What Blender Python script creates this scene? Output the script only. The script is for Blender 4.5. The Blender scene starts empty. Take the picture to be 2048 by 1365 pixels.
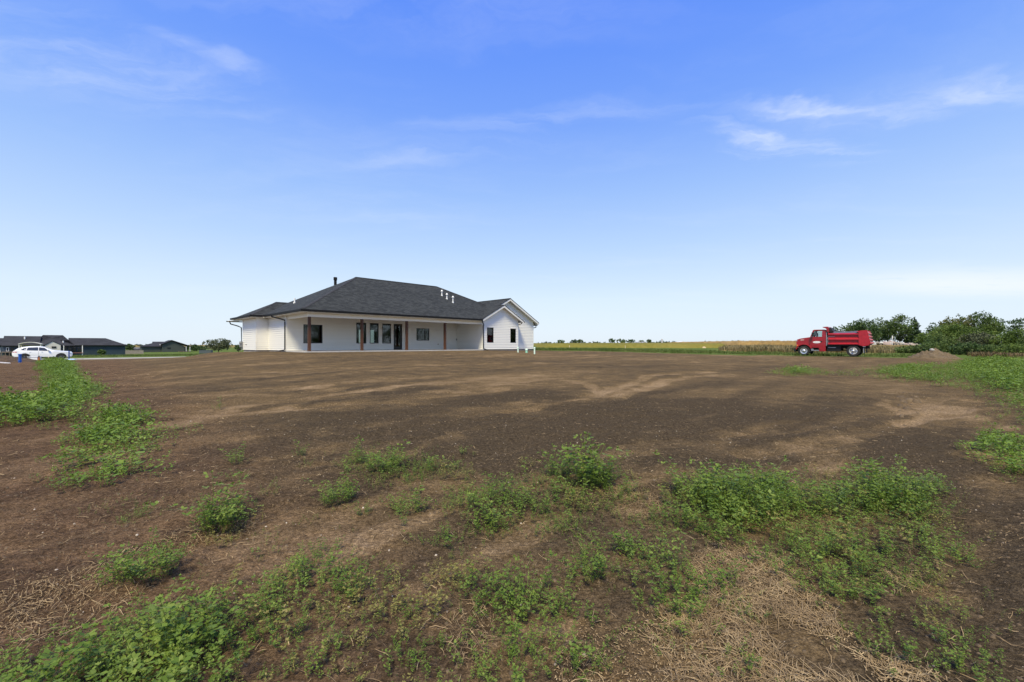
import bpy, bmesh, math, random
import numpy as np
from math import radians as R, sin, cos, pi
rng = np.random.default_rng(7)
random.seed(7)
S = bpy.context.scene
col = S.collection

# ------------------------------------------------------------------ camera, light, exposure
F, CX, HY = 845.0, 1024.0, 690.0          # focal length and horizon of the 2048 px wide photograph
EYE = 1.5
cd = bpy.data.cameras.new('camera'); cam = bpy.data.objects.new('camera', cd); col.objects.link(cam)
cam.location = (0, 0, EYE); cam.rotation_euler = (R(90), 0, 0)
cd.sensor_width = 36; cd.lens = F / 2048 * 36; cd.shift_y = (HY - 682.5) / 2048
cd.clip_start = 0.05; cd.clip_end = 12000
S.camera = cam
SUN_EL, SUN_AZ = 58, 190                    # degrees; azimuth clockwise from +Y (straight behind is 180)
sd = bpy.data.lights.new('sun', 'SUN'); so = bpy.data.objects.new('sun', sd); col.objects.link(so)
sd.energy = 2.6; sd.angle = R(15); sd.color = (1.0, 0.90, 0.63)
so.rotation_euler = (R(90 - SUN_EL), 0, R(180 - SUN_AZ))
so.location = (0, 0, 60)
S.view_settings.view_transform = 'Standard'; S.view_settings.look = 'None'
S.view_settings.gamma = 1; S.view_settings.use_curve_mapping = False
S.view_settings.exposure = 1.1
S.cycles.max_bounces = 6; S.cycles.diffuse_bounces = 3; S.cycles.transparent_max_bounces = 8
S.cycles.sample_clamp_indirect = 4
try: S.cycles.use_denoising = True
except Exception: pass

class NT:
    """small helper to write node trees"""
    def __init__(s, nt): s.nt = nt; s.n = nt.nodes; s.l = nt.links
    def put(s, sock, v):
        if isinstance(v, bpy.types.NodeSocket): s.l.new(v, sock)
        elif v is not None: sock.default_value = v
    def node(s, t, ins=None, **kw):
        nd = s.n.new(t)
        for k, v in kw.items(): setattr(nd, k, v)
        for k, v in (ins or {}).items(): s.put(nd.inputs[k], v)
        return nd
    def m(s, op, a, b=None, c=None, clamp=False):
        nd = s.n.new('ShaderNodeMath'); nd.operation = op; nd.use_clamp = clamp
        s.put(nd.inputs[0], a)
        if b is not None: s.put(nd.inputs[1], b)
        if c is not None: s.put(nd.inputs[2], c)
        return nd.outputs[0]
    def vm(s, op, a, b=None, out=0):
        nd = s.n.new('ShaderNodeVectorMath'); nd.operation = op
        s.put(nd.inputs[0], a)
        if b is not None: s.put(nd.inputs[1], b)
        return nd.outputs[out]
    def mix(s, fac, a, b, mode='MIX'):
        nd = s.n.new('ShaderNodeMix'); nd.data_type = 'RGBA'; nd.blend_type = mode
        s.put(nd.inputs[0], fac); s.put(nd.inputs[6], a); s.put(nd.inputs[7], b)
        return nd.outputs[2]
    def rng(s, v, a, b, c=0.0, d=1.0, smooth=True):
        nd = s.n.new('ShaderNodeMapRange'); nd.interpolation_type = 'SMOOTHSTEP' if smooth else 'LINEAR'
        s.put(nd.inputs[0], v)
        for i, x in enumerate((a, b, c, d)): s.put(nd.inputs[i + 1], x)
        return nd.outputs[0]
    def noise(s, vec, scale, detail=4, rough=0.55, dist=0.0, out=0):
        nd = s.n.new('ShaderNodeTexNoise')
        s.put(nd.inputs['Vector'], vec); s.put(nd.inputs['Scale'], scale); s.put(nd.inputs['Detail'], detail)
        s.put(nd.inputs['Roughness'], rough); s.put(nd.inputs['Distortion'], dist)
        return nd.outputs[out]
    def mapping(s, vec, loc=(0, 0, 0), rot=(0, 0, 0), sc=(1, 1, 1), typ='POINT'):
        nd = s.n.new('ShaderNodeMapping'); nd.vector_type = typ
        s.put(nd.inputs[0], vec); nd.inputs[1].default_value = loc; nd.inputs[2].default_value = rot; nd.inputs[3].default_value = sc
        return nd.outputs[0]
    def ramp(s, v, stops, interp='LINEAR'):
        nd = s.n.new('ShaderNodeValToRGB'); cr = nd.color_ramp; cr.interpolation = interp
        s.put(nd.inputs[0], v)
        while len(cr.elements) < len(stops): cr.elements.new(0.5)
        for e, (p, c) in zip(cr.elements, stops): e.position = p; e.color = tuple(c) + ((1,) if len(c) == 3 else ())
        return nd.outputs[0]

# ------------------------------------------------------------------ sky
W = bpy.data.worlds.new('World'); S.world = W; W.use_nodes = True
w = NT(W.node_tree); w.n.clear()
sky = w.node('ShaderNodeTexSky'); sky.sky_type = 'NISHITA'; sky.sun_disc = False
sky.sun_elevation = R(SUN_EL); sky.sun_rotation = R(SUN_AZ); sky.air_density = 1.0; sky.dust_density = 1.0; sky.ozone_density = 2.0
tc = w.node('ShaderNodeTexCoord'); d = tc.outputs['Generated']
sep = w.node('ShaderNodeSeparateXYZ', {0: d}); dz = sep.outputs[2]
SKY_GAIN = [(0.0, (1.0, 1.0, 1.0)), (1.0, (1.0, 1.0, 1.0))]
SKYTINT = 1
elev = w.m('MAXIMUM', dz, 0.0)
# the clear sky of the photograph: pale at the horizon, saturated blue high up
blue = w.ramp(elev, [(0.0, (0.80, 0.90, 1.0)), (0.10, (0.72, 0.855, 1.0)), (0.22, (0.50, 0.69, 1.0)), (0.33, (0.345, 0.55, 1.0)),
                     (0.47, (0.190, 0.385, 1.0)), (0.62, (0.11, 0.285, 1.0)), (1.0, (0.11, 0.25, 0.88))])
lum = w.node('ShaderNodeRGBToBW', {0: sky.outputs[0]}).outputs[0]
SKYK = 8.0
grad = w.vm('SCALE', blue); grad.node.inputs['Scale'].default_value = SKYK
base = w.mix(0.86, sky.outputs[0], grad)
# thin cirrus on a high plane
zc = w.m('ADD', w.m('MAXIMUM', dz, 0.0), 0.04)
inv = w.m('DIVIDE', 1.0, zc)
plane = w.vm('MULTIPLY', d, w.node('ShaderNodeCombineXYZ', {0: inv, 1: inv, 2: 0.0}).outputs[0])
warp = w.vm('SCALE', w.vm('SUBTRACT', w.noise(plane, 1.6, 5, 0.6, out=1), (0.5, 0.5, 0.5))); warp.node.inputs['Scale'].default_value = 0.55
pw = w.vm('ADD', plane, warp)
fib = w.noise(w.mapping(pw, rot=(0, 0, R(24)), sc=(0.8, 3.6, 1)), 1.5, 8, 0.62)
cl = None
def wisp(cx, cy, rx, ry, ang, amt, lo=0.42, hi=0.78):
    global cl
    q = w.mapping(pw, (cx, cy, 0), (0, 0, R(ang)), (rx, ry, 1), 'TEXTURE')
    e = w.rng(w.vm('LENGTH', q, out=1), 1.0, 0.0)
    v = w.m('MULTIPLY', w.m('MULTIPLY', e, w.rng(fib, lo, hi)), amt)
    cl = v if cl is None else w.m('MAXIMUM', cl, v)
wisp(1.16, 1.66, 0.42, 0.10, -10, 0.78, 0.30, 0.72)
wisp(1.10, 1.86, 0.50, 0.09, 8, 0.70, 0.30, 0.70)
wisp(1.62, 1.50, 0.95, 0.24, -26, 0.55, 0.30, 0.75)
wisp(1.30, 1.95, 0.60, 0.20, 10, 0.55)
wisp(-0.98, 1.36, 0.40, 0.10, 38, 0.36, 0.30, 0.7)
wisp(-1.45, 1.36, 0.95, 0.50, 30, 0.40, 0.34, 0.75)
wisp(-0.3, 1.15, 1.2, 0.22, 4, 0.18, 0.3, 0.7)
wisp(0.15, 1.75, 1.1, 0.16, -12, 0.25, 0.3, 0.7)
wisp(-0.6, 2.1, 1.3, 0.16, -10, 0.25, 0.3, 0.7)
wisp(5.6, 5.0, 3.2, 1.3, 8, 1.1, 0.18, 0.5)
wisp(-6.0, -3.0, 6.0, 2.4, 20, 0.5)
wisp(4.5, -2.5, 4.0, 1.5, -20, 0.5)
wide = w.m('MULTIPLY', w.rng(w.noise(w.mapping(pw, rot=(0, 0, R(18)), sc=(0.5, 1.5, 1)), 0.9, 7, 0.6), 0.48, 0.85), 0.22)
cl = w.m('MULTIPLY', w.m('MAXIMUM', cl, wide), w.rng(dz, 0.02, 0.10), clamp=True)
cloudc = w.vm('SCALE', (0.86, 0.92, 1.0)); cloudc.node.inputs['Scale'].default_value = SKYK
skyc = w.mix(w.m('MULTIPLY', cl, 0.8), base, cloudc)
bg = w.node('ShaderNodeBackground', {0: skyc, 1: 0.062})
w.l.new(bg.outputs[0], w.node('ShaderNodeOutputWorld').inputs[0])

# ------------------------------------------------------------------ helpers: materials
def mat(name, color=(0.5, 0.5, 0.5), rough=0.6, metal=0.0, spec=0.5, grain=0.08, gscale=30.0, bump=0.0, bscale=60.0, coat=0.0, coords='Object'):
    m = bpy.data.materials.new(name); m.use_nodes = True
    t = NT(m.node_tree); p = t.n['Principled BSDF']
    c = t.node('ShaderNodeTexCoord').outputs[coords]
    if grain:
        n1 = t.noise(c, gscale, 5, 0.6)
        n2 = t.noise(c, gscale * 0.13, 3, 0.6)
        f = t.m('ADD', t.m('MULTIPLY', n1, 0.5), t.m('MULTIPLY', n2, 0.5))
        lo = tuple(max(0, x * (1 - grain * 1.6)) for x in color) + (1,); hi = tuple(min(1, x * (1 + grain * 1.6)) for x in color) + (1,)
        t.put(p.inputs['Base Color'], t.mix(t.rng(f, 0.3, 0.7), lo, hi))
    else: p.inputs['Base Color'].default_value = tuple(color) + (1,)
    p.inputs['Roughness'].default_value = rough; p.inputs['Metallic'].default_value = metal
    p.inputs['Specular IOR Level'].default_value = spec; p.inputs['Coat Weight'].default_value = coat
    if bump:
        b = t.node('ShaderNodeBump', {'Strength': bump, 'Height': t.noise(c, bscale, 5, 0.6)}); b.inputs['Distance'].default_value = 0.02
        t.l.new(b.outputs[0], p.inputs['Normal'])
    return m

def leafmat(name, c0, c1, c2, trans=0.25, rough=0.55, patch=0.6, pscale=0.9):
    """leaf colours: each leaf (mesh island) its own tone, with patches of tone through the crown"""
    m = bpy.data.materials.new(name); m.use_nodes = True
    t = NT(m.node_tree); p = t.n['Principled BSDF']; out = t.n['Material Output']
    g = t.node('ShaderNodeNewGeometry')
    r = g.outputs['Random Per Island']
    n = t.noise(g.outputs['Position'], pscale, 3, 0.6)
    f = t.m('ADD', t.m('MULTIPLY', r, 1 - patch), t.m('MULTIPLY', t.rng(n, 0.3, 0.7), patch))
    c = t.ramp(f, [(0.0, c0), (0.5, c1), (1.0, c2)])
    t.put(p.inputs['Base Color'], c); p.inputs['Roughness'].default_value = rough; p.inputs['Specular IOR Level'].default_value = 0.3
    tr = t.node('ShaderNodeBsdfTranslucent', {0: c})
    mx = t.node('ShaderNodeMixShader', {0: trans}); t.l.new(p.outputs[0], mx.inputs[1]); t.l.new(tr.outputs[0], mx.inputs[2])
    t.l.new(mx.outputs[0], out.inputs[0])
    return m

def glassmat(name, tint=(0.55, 0.6, 0.58), boost=1.6, rough=0.01):
    m = bpy.data.materials.new(name); m.use_nodes = True
    t = NT(m.node_tree); out = t.n['Material Output']; t.n.remove(t.n['Principled BSDF'])
    fr = t.node('ShaderNodeFresnel', {0: 1.5})
    c = t.node('ShaderNodeTexCoord').outputs['Object']
    b = t.node('ShaderNodeBump', {'Strength': 0.03, 'Height': t.noise(c, 1.4, 1)})
    gl = t.node('ShaderNodeBsdfGlossy', {0: (0.95, 0.97, 1, 1), 1: rough}); t.l.new(b.outputs[0], gl.inputs['Normal'])
    tr = t.node('ShaderNodeBsdfTransparent', {0: tuple(tint) + (1,)})
    mx = t.node('ShaderNodeMixShader', {0: t.m('MULTIPLY', fr.outputs[0], boost, clamp=True)})
    t.l.new(tr.outputs[0], mx.inputs[1]); t.l.new(gl.outputs[0], mx.inputs[2]); t.l.new(mx.outputs[0], out.inputs[0])
    return m

# ------------------------------------------------------------------ helpers: meshes and the object tree
class MB:
    def __init__(s): s.v = []; s.f = []
    def add(s, vs, fs):
        o = len(s.v); s.v += [tuple(v) for v in vs]; s.f += [tuple(i + o for i in f) for f in fs]; return s
    def box(s, x0, x1, y0, y1, z0, z1):
        return s.add([(x0, y0, z0), (x1, y0, z0), (x1, y1, z0), (x0, y1, z0), (x0, y0, z1), (x1, y0, z1), (x1, y1, z1), (x0, y1, z1)],
                     [(0, 3, 2, 1), (4, 5, 6, 7), (0, 1, 5, 4), (1, 2, 6, 5), (2, 3, 7, 6), (3, 0, 4, 7)])
    def hull8(s, b, t):      # two quads (lists of four points) joined
        return s.add(list(b) + list(t), [(0, 3, 2, 1), (4, 5, 6, 7), (0, 1, 5, 4), (1, 2, 6, 5), (2, 3, 7, 6), (3, 0, 4, 7)])
    def prism(s, poly, off):  # 3d polygon swept by a vector
        n = len(poly); a = [tuple(p) for p in poly]; b = [tuple(p[i] + off[i] for i in range(3)) for p in poly]
        return s.add(a + b, [tuple(range(n - 1, -1, -1)), tuple(range(n, 2 * n))] + [(i, (i + 1) % n, n + (i + 1) % n, n + i) for i in range(n)])
    def tube(s, pts, r, n=8, caps=True):
        pts = [np.array(p, float) for p in pts]; rs = r if hasattr(r, '__len__') else [r] * len(pts)
        vs = []; up = np.array((0.13, 0.21, 1.0)); up /= np.linalg.norm(up)
        for i, p in enumerate(pts):
            dd = pts[min(i + 1, len(pts) - 1)] - pts[max(i - 1, 0)]; dd = dd / (np.linalg.norm(dd) + 1e-9)
            a = np.cross(dd, up); 
            if np.linalg.norm(a) < 0.15: a = np.cross(dd, (1, 0, 0))
            a /= np.linalg.norm(a); b = np.cross(dd, a)
            for k in range(n): vs.append(p + rs[i] * (cos(2 * pi * k / n) * a + sin(2 * pi * k / n) * b))
        fs = [(i * n + k, i * n + (k + 1) % n, (i + 1) * n + (k + 1) % n, (i + 1) * n + k) for i in range(len(pts) - 1) for k in range(n)]
        if caps: fs += [tuple(range(n - 1, -1, -1)), tuple(range((len(pts) - 1) * n, len(pts) * n))]
        return s.add(vs, fs)
    def lathe_y(s, prof, c, n=32):   # profile (radius, y) turned about the y axis at c
        vs = [(c[0] + r * cos(2 * pi * k / n), c[1] + y, c[2] + r * sin(2 * pi * k / n)) for r, y in prof for k in range(n)]
        fs = [(i * n + k, i * n + (k + 1) % n, (i + 1) * n + (k + 1) % n, (i + 1) * n + k) for i in range(len(prof) - 1) for k in range(n)]
        return s.add(vs, fs)
    def build(s, name, m, parent=None, smooth=False, bevel=0.0):
        me = bpy.data.meshes.new(name); me.from_pydata(s.v, [], s.f)
        bm = bmesh.new(); bm.from_mesh(me); bmesh.ops.recalc_face_normals(bm, faces=bm.faces)
        if bevel: bmesh.ops.bevel(bm, geom=list(bm.edges), offset=bevel, segments=2, affect='EDGES', clamp_overlap=True)
        bm.to_mesh(me); bm.free()
        if smooth:
            me.polygons.foreach_set('use_smooth', [True] * len(me.polygons))
            try: me.set_sharp_from_angle(angle=R(38))
            except Exception: pass
        me.materials.append(m)
        o = bpy.data.objects.new(name, me); col.objects.link(o)
        if parent is not None: o.parent = parent
        return o

def quads(name, V, Q, m, parent=None, smooth=False):
    V = np.ascontiguousarray(V, np.float32); Q = np.ascontiguousarray(Q, np.int32)
    me = bpy.data.meshes.new(name)
    me.vertices.add(len(V)); me.vertices.foreach_set('co', V.ravel())
    me.loops.add(Q.size); me.loops.foreach_set('vertex_index', Q.ravel())
    me.polygons.add(len(Q)); me.polygons.foreach_set('loop_start', np.arange(0, Q.size, 4, dtype=np.int32))
    if smooth: me.polygons.foreach_set('use_smooth', np.ones(len(Q), bool))
    me.update(calc_edges=True); me.materials.append(m)
    o = bpy.data.objects.new(name, me); col.objects.link(o)
    if parent is not None: o.parent = parent
    return o

def tag(o, label=None, cat=None, group=None, kind=None):
    if label: o['label'] = label
    if cat: o['category'] = cat
    if group: o['group'] = group
    if kind: o['kind'] = kind
    return o
def empty(name, loc, rz=0.0, label=None, cat=None, group=None):
    o = bpy.data.objects.new(name, None); col.objects.link(o); o.location = loc; o.rotation_euler = (0, 0, rz); o.empty_display_size = 0.3
    return tag(o, label, cat, group)
def copy_tree(o, parent=None):
    c = o.copy(); col.objects.link(c); c.parent = parent
    for ch in list(o.children): copy_tree(ch, c)
    return c

# ------------------------------------------------------------------ terrain
TAB = {
 -180: [(0, 0), (60, 0), (400, 0.3), (4000, 0)],
 -90: [(0, 0), (40, 0), (120, -0.6), (400, 0), (4000, 0)],
 -58: [(0, 0), (10, 0), (30, -.05), (80, -.14), (120, -.9), (200, -1.5), (700, 0), (4000, 0)],
 -50: [(0, 0), (15, 0), (30, -.03), (50, -.05), (72, -.22), (84, -.30), (110, -.6), (165, -1.35), (260, -1.6), (700, 0), (4000, 0)],
 -43: [(0, 0), (4, 0), (14, .1), (30, .15), (45, .1), (66, -.22), (78, -.30), (105, -.6), (150, -1.35), (240, -1.6), (700, 0), (4000, 0)],
 -33: [(0, 0), (4, 0), (12, .2), (18, .36), (24, .5), (33, .70), (43, .74), (55, .55), (66, .08), (78, -.26), (86, -.30), (120, -.7), (170, -1.3), (240, -1.5), (700, 0), (4000, 0)],
 -19: [(0, 0), (4, 0), (8, .15), (13, .3), (19, .52), (26, .74), (31, .93), (60, .93), (80, .4), (100, -.05), (140, -.5), (250, -.8), (700, .6), (4000, 0)],
 0: [(0, 0), (4, 0), (8, .15), (12, .3), (18, .5), (25, .7), (33, .88), (50, .90), (70, .88), (110, .9), (200, 1.2), (400, 2.0), (900, 2.6), (4000, 1)],
 12: [(0, 0), (4, 0), (8, .12), (12, .25), (18, .42), (25, .6), (35, .76), (46, .82), (75, .84), (110, .9), (200, 1.4), (400, 2.4), (900, 3.0), (4000, 1)],
 31: [(0, 0), (4, 0), (9, .08), (14, .18), (21, .28), (29, .36), (40, .38), (52, .42), (70, .6), (115, .85), (220, 1.5), (450, 2.7), (900, 3.2), (4000, 1)],
 40: [(0, 0), (4, 0), (10, .05), (20, .15), (35, .25), (54, .28), (60, .3), (90, .5), (130, .85), (240, 1.7), (480, 2.5), (900, 3.0), (4000, 1)],
 46: [(0, 0), (4, 0), (12, .05), (25, .15), (40, .25), (56, .28), (75, .25), (110, .5), (200, 1), (400, 1.5), (4000, 1)],
 52: [(0, 0), (6, 0), (15, .05), (30, .12), (50, .2), (80, .2), (150, .5), (300, 1), (4000, 1)],
 90: [(0, 0), (10, 0), (50, .1), (200, .3), (4000, .5)],
 180: [(0, 0), (60, 0), (400, .3), (4000, 0)]}
TH = np.array(sorted(TAB)); RG = np.linspace(0, math.log(1 + 4500), 260)
TZ = np.array([np.interp(RG, [math.log(1 + a) for a, b in TAB[t]], [b for a, b in TAB[t]]) for t in TH])
kr = np.exp(-0.5 * (np.arange(-6, 7) / 2.6) ** 2); kr /= kr.sum()
TZ = np.array([np.convolve(np.pad(r_, 6, 'edge'), kr, 'valid') for r_ in TZ])
THF = np.linspace(-180, 180, 361)
TZ = np.array([np.interp(THF, TH, TZ[:, i]) for i in range(TZ.shape[1])]).T
kt = np.exp(-0.5 * (np.arange(-8, 9) / 3.0) ** 2); kt /= kt.sum()
TZ = np.array([np.convolve(np.pad(TZ[:, i], 8, 'edge'), kt, 'valid') for i in range(TZ.shape[1])]).T
Q2 = 2 ** -0.5
def sm(x, a, b):
    t = np.clip((x - a) / (b - a), 0, 1); return t * t * (3 - 2 * t)
ROAD_T0, ROAD_T1, ROAD_Z = 71.6, 78.6, -0.30
def base_z(x, y):
    x = np.asarray(x, float); y = np.asarray(y, float)
    th = np.degrees(np.arctan2(x, y)); lr = np.log(1 + np.hypot(x, y))
    i = np.clip((th + 180), 0, 359.999); i0 = i.astype(int); fi = i - i0
    j = np.clip(lr / RG[-1] * (len(RG) - 1), 0, len(RG) - 1.001); j0 = j.astype(int); fj = j - j0
    z = (TZ[i0, j0] * (1 - fi) + TZ[i0 + 1, j0] * fi) * (1 - fj) + (TZ[i0, j0 + 1] * (1 - fi) + TZ[i0 + 1, j0 + 1] * fi) * fj
    s_, t_ = (x + y) * Q2, (y - x) * Q2
    wr = sm(t_, 69.5, 71.4) * (1 - sm(t_, 79, 82)) * (1 - sm(s_, 18, 30))
    return z * (1 - wr) + ROAD_Z * wr
# cheap tileable value noise for the relief
NG = [rng.random((257, 257)) for _ in range(4)]
for g_ in NG: g_[256, :] = g_[0, :]; g_[:, 256] = g_[:, 0]
def vnoise(x, y, k=0):
    g = NG[k]; xi = np.floor(x); yi = np.floor(y); fx = x - xi; fy = y - yi
    fx = fx * fx * (3 - 2 * fx); fy = fy * fy * (3 - 2 * fy)
    a = xi.astype(int) % 256; b = yi.astype(int) % 256
    return (g[a, b] * (1 - fx) + g[a + 1, b] * fx) * (1 - fy) + (g[a, b + 1] * (1 - fx) + g[a + 1, b + 1] * fx) * fy - 0.5
def fbm(x, y, o=4, k=0):
    s_ = 0; a = 1.0
    for i in range(o): s_ = s_ + a * vnoise(x * 2 ** i + 17.3 * i, y * 2 ** i + 5.1 * i, (k + i) % 4); a *= 0.5
    return s_
def ray(px, py):  # ground point seen at a pixel of the photograph
    dx, dy, dzz = (px - CX) / F, 1.0, (HY - py) / F
    lo = 1.0; t_ = lo
    while t_ < 3000:
        if EYE + dzz * t_ < float(base_z(dx * t_, t_)): break
        t_ *= 1.01
    a, b = t_ / 1.01, t_
    for _ in range(20):
        c = (a + b) / 2
        if EYE + dzz * c < float(base_z(dx * c, c)): b = c
        else: a = c
    return (dx * b, b)
def at(px, Y): return ((px - CX) / F * Y, Y)
def gz(x, y): return float(height(np.array([x]), np.array([y]))[0])
def polydist(x, y, P):     # signed distance to polygon, positive inside
    P = np.array(P); n = len(P); dmin = np.full(x.shape, 1e9); ins = np.zeros(x.shape, bool)
    for i in range(n):
        a, b = P[i], P[(i + 1) % n]; ab = b - a
        t_ = np.clip(((x - a[0]) * ab[0] + (y - a[1]) * ab[1]) / (ab @ ab + 1e-9), 0, 1)
        dmin = np.minimum(dmin, np.hypot(x - a[0] - t_ * ab[0], y - a[1] - t_ * ab[1]))
        c = (a[1] > y) != (b[1] > y)
        xc = a[0] + (y - a[1]) / (b[1] - a[1] + 1e-12) * ab[0]
        ins ^= c & (x < xc)
    return np.where(ins, dmin, -dmin)
DIRT = [(1.5, 50)] + [ray(*p) for p in ((1200, 703.5), (1300, 706.5), (1430, 709.5), (1560, 712), (1750, 715.5), (1880, 717))] + \
       [(60, 36), (90, 0), (60, -40), (-60, -40), (-90, 0), (-74, 26), (-66, 34.5), (-49.5, 51), (-43, 57), (-39, 52), (-31, 43), (-20, 44), (-8, 50)]
SOY = [(7, 88), (44, 88), (60, 120), (115, 270), (150, 420), (20, 420)]
WHEAT = [(118, 272), (62, 122), (50, 92), (66, 92), (302, 420), (154, 422)]
STUB = [(50, 90), (66, 74), (120, 100), (150, 165), (118, 165), (64, 94)]
TALL = [at(1440, 60), at(1640, 50), at(1790, 58), at(1800, 82), at(1640, 84), at(1480, 84)]
DRYP = [ray(px, py) + (r_,) for px, py, r_ in ((170, 1068, .55), (330, 1045, .45), (455, 1110, .42), (1000, 1085, .40), (850, 985, .60), (640, 960, .8), (120, 935, .9), (30, 1020, .7), (950, 840, 1.3), (800, 858, 1.2),
        (1210, 930, .7), (1040, 890, .9), (1950, 900, .9), (1880, 830, 1.3), (560, 1040, .4), (700, 1080, .35), (90, 1200, .35), (1010, 1330, .2), (40, 1110, .4), (1280, 1010, .3), (560, 800, 2.0), (1330, 880, 1.2), (1620, 900, .9))]
def drypatches(x, y):
    v = np.zeros(x.shape); s_, t_ = (x + y) * Q2, (y - x) * Q2
    n_ = fbm(s_ * 1.1, t_ * 2.2, 4, 3)
    for cx, cy, r_ in DRYP:
        a, b = (x - cx + y - cy) * Q2 / (1.9 * r_), (y - cy - x + cx) * Q2 / (.75 * r_)
        v = np.maximum(v, 1 - sm(np.hypot(a, b) + n_ * 1.3, .55, 1.15))
    return v
TRACKS = []   # wheel tracks on the lot: polylines of ground points
def trk(pts, wd): 
    P = np.array([ray(*p) for p in pts]); TRACKS.append((P, wd))
trk([(640, 905), (800, 862), (960, 838), (1130, 808), (1230, 772), (1300, 752), (1420, 742)], .40)
trk([(560, 935), (760, 892), (960, 862), (1150, 826), (1250, 785), (1330, 760), (1460, 748)], .40)
trk([(900, 872), (1100, 838), (1210, 800), (1180, 765), (1080, 750)], .30)
trk([(420, 1130), (520, 1060), (640, 985), (760, 935), (840, 890)], .28)
trk([(500, 1165), (600, 1090), (730, 1010), (830, 950), (900, 905)], .22)
trk([(0, 1090), (200, 1050), (380, 1005), (500, 960), (620, 920)], .35)
trk([(0, 1230), (250, 1150), (420, 1075), (560, 1015)], .22)
trk([(150, 760), (500, 742), (900, 730), (1250, 727)], .35)
trk([(300, 850), (520, 822), (800, 800), (1000, 775)], .35)
trk([(1150, 905), (1400, 880), (1600, 850), (1800, 815), (1900, 790)], .4)
trk([(1500, 910), (1700, 870), (1870, 830), (1950, 800)], .3)
trk([(1880, 1180), (1960, 1050), (2000, 960)], .25)
def lined(x, y, P):
    dm = np.full(x.shape, 1e9)
    for a, b in zip(P[:-1], P[1:]):
        ab = b - a; t_ = np.clip(((x - a[0]) * ab[0] + (y - a[1]) * ab[1]) / (ab @ ab + 1e-9), 0, 1)
        dm = np.minimum(dm, np.hypot(x - a[0] - t_ * ab[0], y - a[1] - t_ * ab[1]))
    return dm
def tracks(x, y):
    v = np.zeros(x.shape)
    wob = fbm(x * .6, y * .6, 2, 1) * .22
    for P, wd in TRACKS:
        dd = lined(x, y, P) + wob
        v = np.maximum(v, np.exp(-(dd / (wd * .8)) ** 4) * np.clip(.55 + 1.1 * fbm(x * .8 + 40, y * .8, 2, 2) + .9 * vnoise(dd * 11, dd * 0 + 3.3, 1), 0, 1.1))
    return v
DIRTP = np.array(DIRT)
def height(x, y, detail=True):
    z = base_z(x, y)
    r = np.hypot(x, y); s_, t_ = (x + y) * Q2, (y - x) * Q2
    onroad = sm(t_, 69.5, 71.4) * (1 - sm(t_, 79, 82)) * (1 - sm(s_, 18, 30))
    rel = 0.16 * fbm(x * .22, y * .22, 3, 0) * sm(r, 3, 14) * (1 - sm(r, 25, 60) * .6)
    hs, ht = s_ - HOUSE_S, t_ - HOUSE_T
    flat = sm(-np.maximum(np.maximum(-1.5 - hs, hs - 28), np.maximum(-0.3 - ht, ht - 18)), -3.0, 0)
    z = z + rel * (1 - flat) * (1 - onroad)
    z = z * (1 - flat) + flat * (0.93 - 0.10 * sm(hs, 16, 27) - 0.16 * sm(ht, 7, 14) * (1 - sm(hs, 2, 10)))
    if detail:
        near = (1 - sm(r, 30, 70)) * (1 - onroad) * (1 - flat)
        # raked lines running with the house, clods, wheel ruts
        z = z + near * (0.035 * fbm(s_ * .55, t_ * 2.4, 3, 1) + 0.030 * fbm(x * 2.1, y * 2.1, 4, 2))
        z = z + near * (1 - sm(r, 8, 20)) * (0.018 * fbm(x * 9, y * 9, 4, 3) + .006 * vnoise(x * 60, y * 60, 1))
        z = z - near * 0.045 * tracks(x, y)
    return z
HOUSE_S, HOUSE_T = (-15.18 + 30.51) * Q2, (30.51 + 15.18) * Q2

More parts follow.
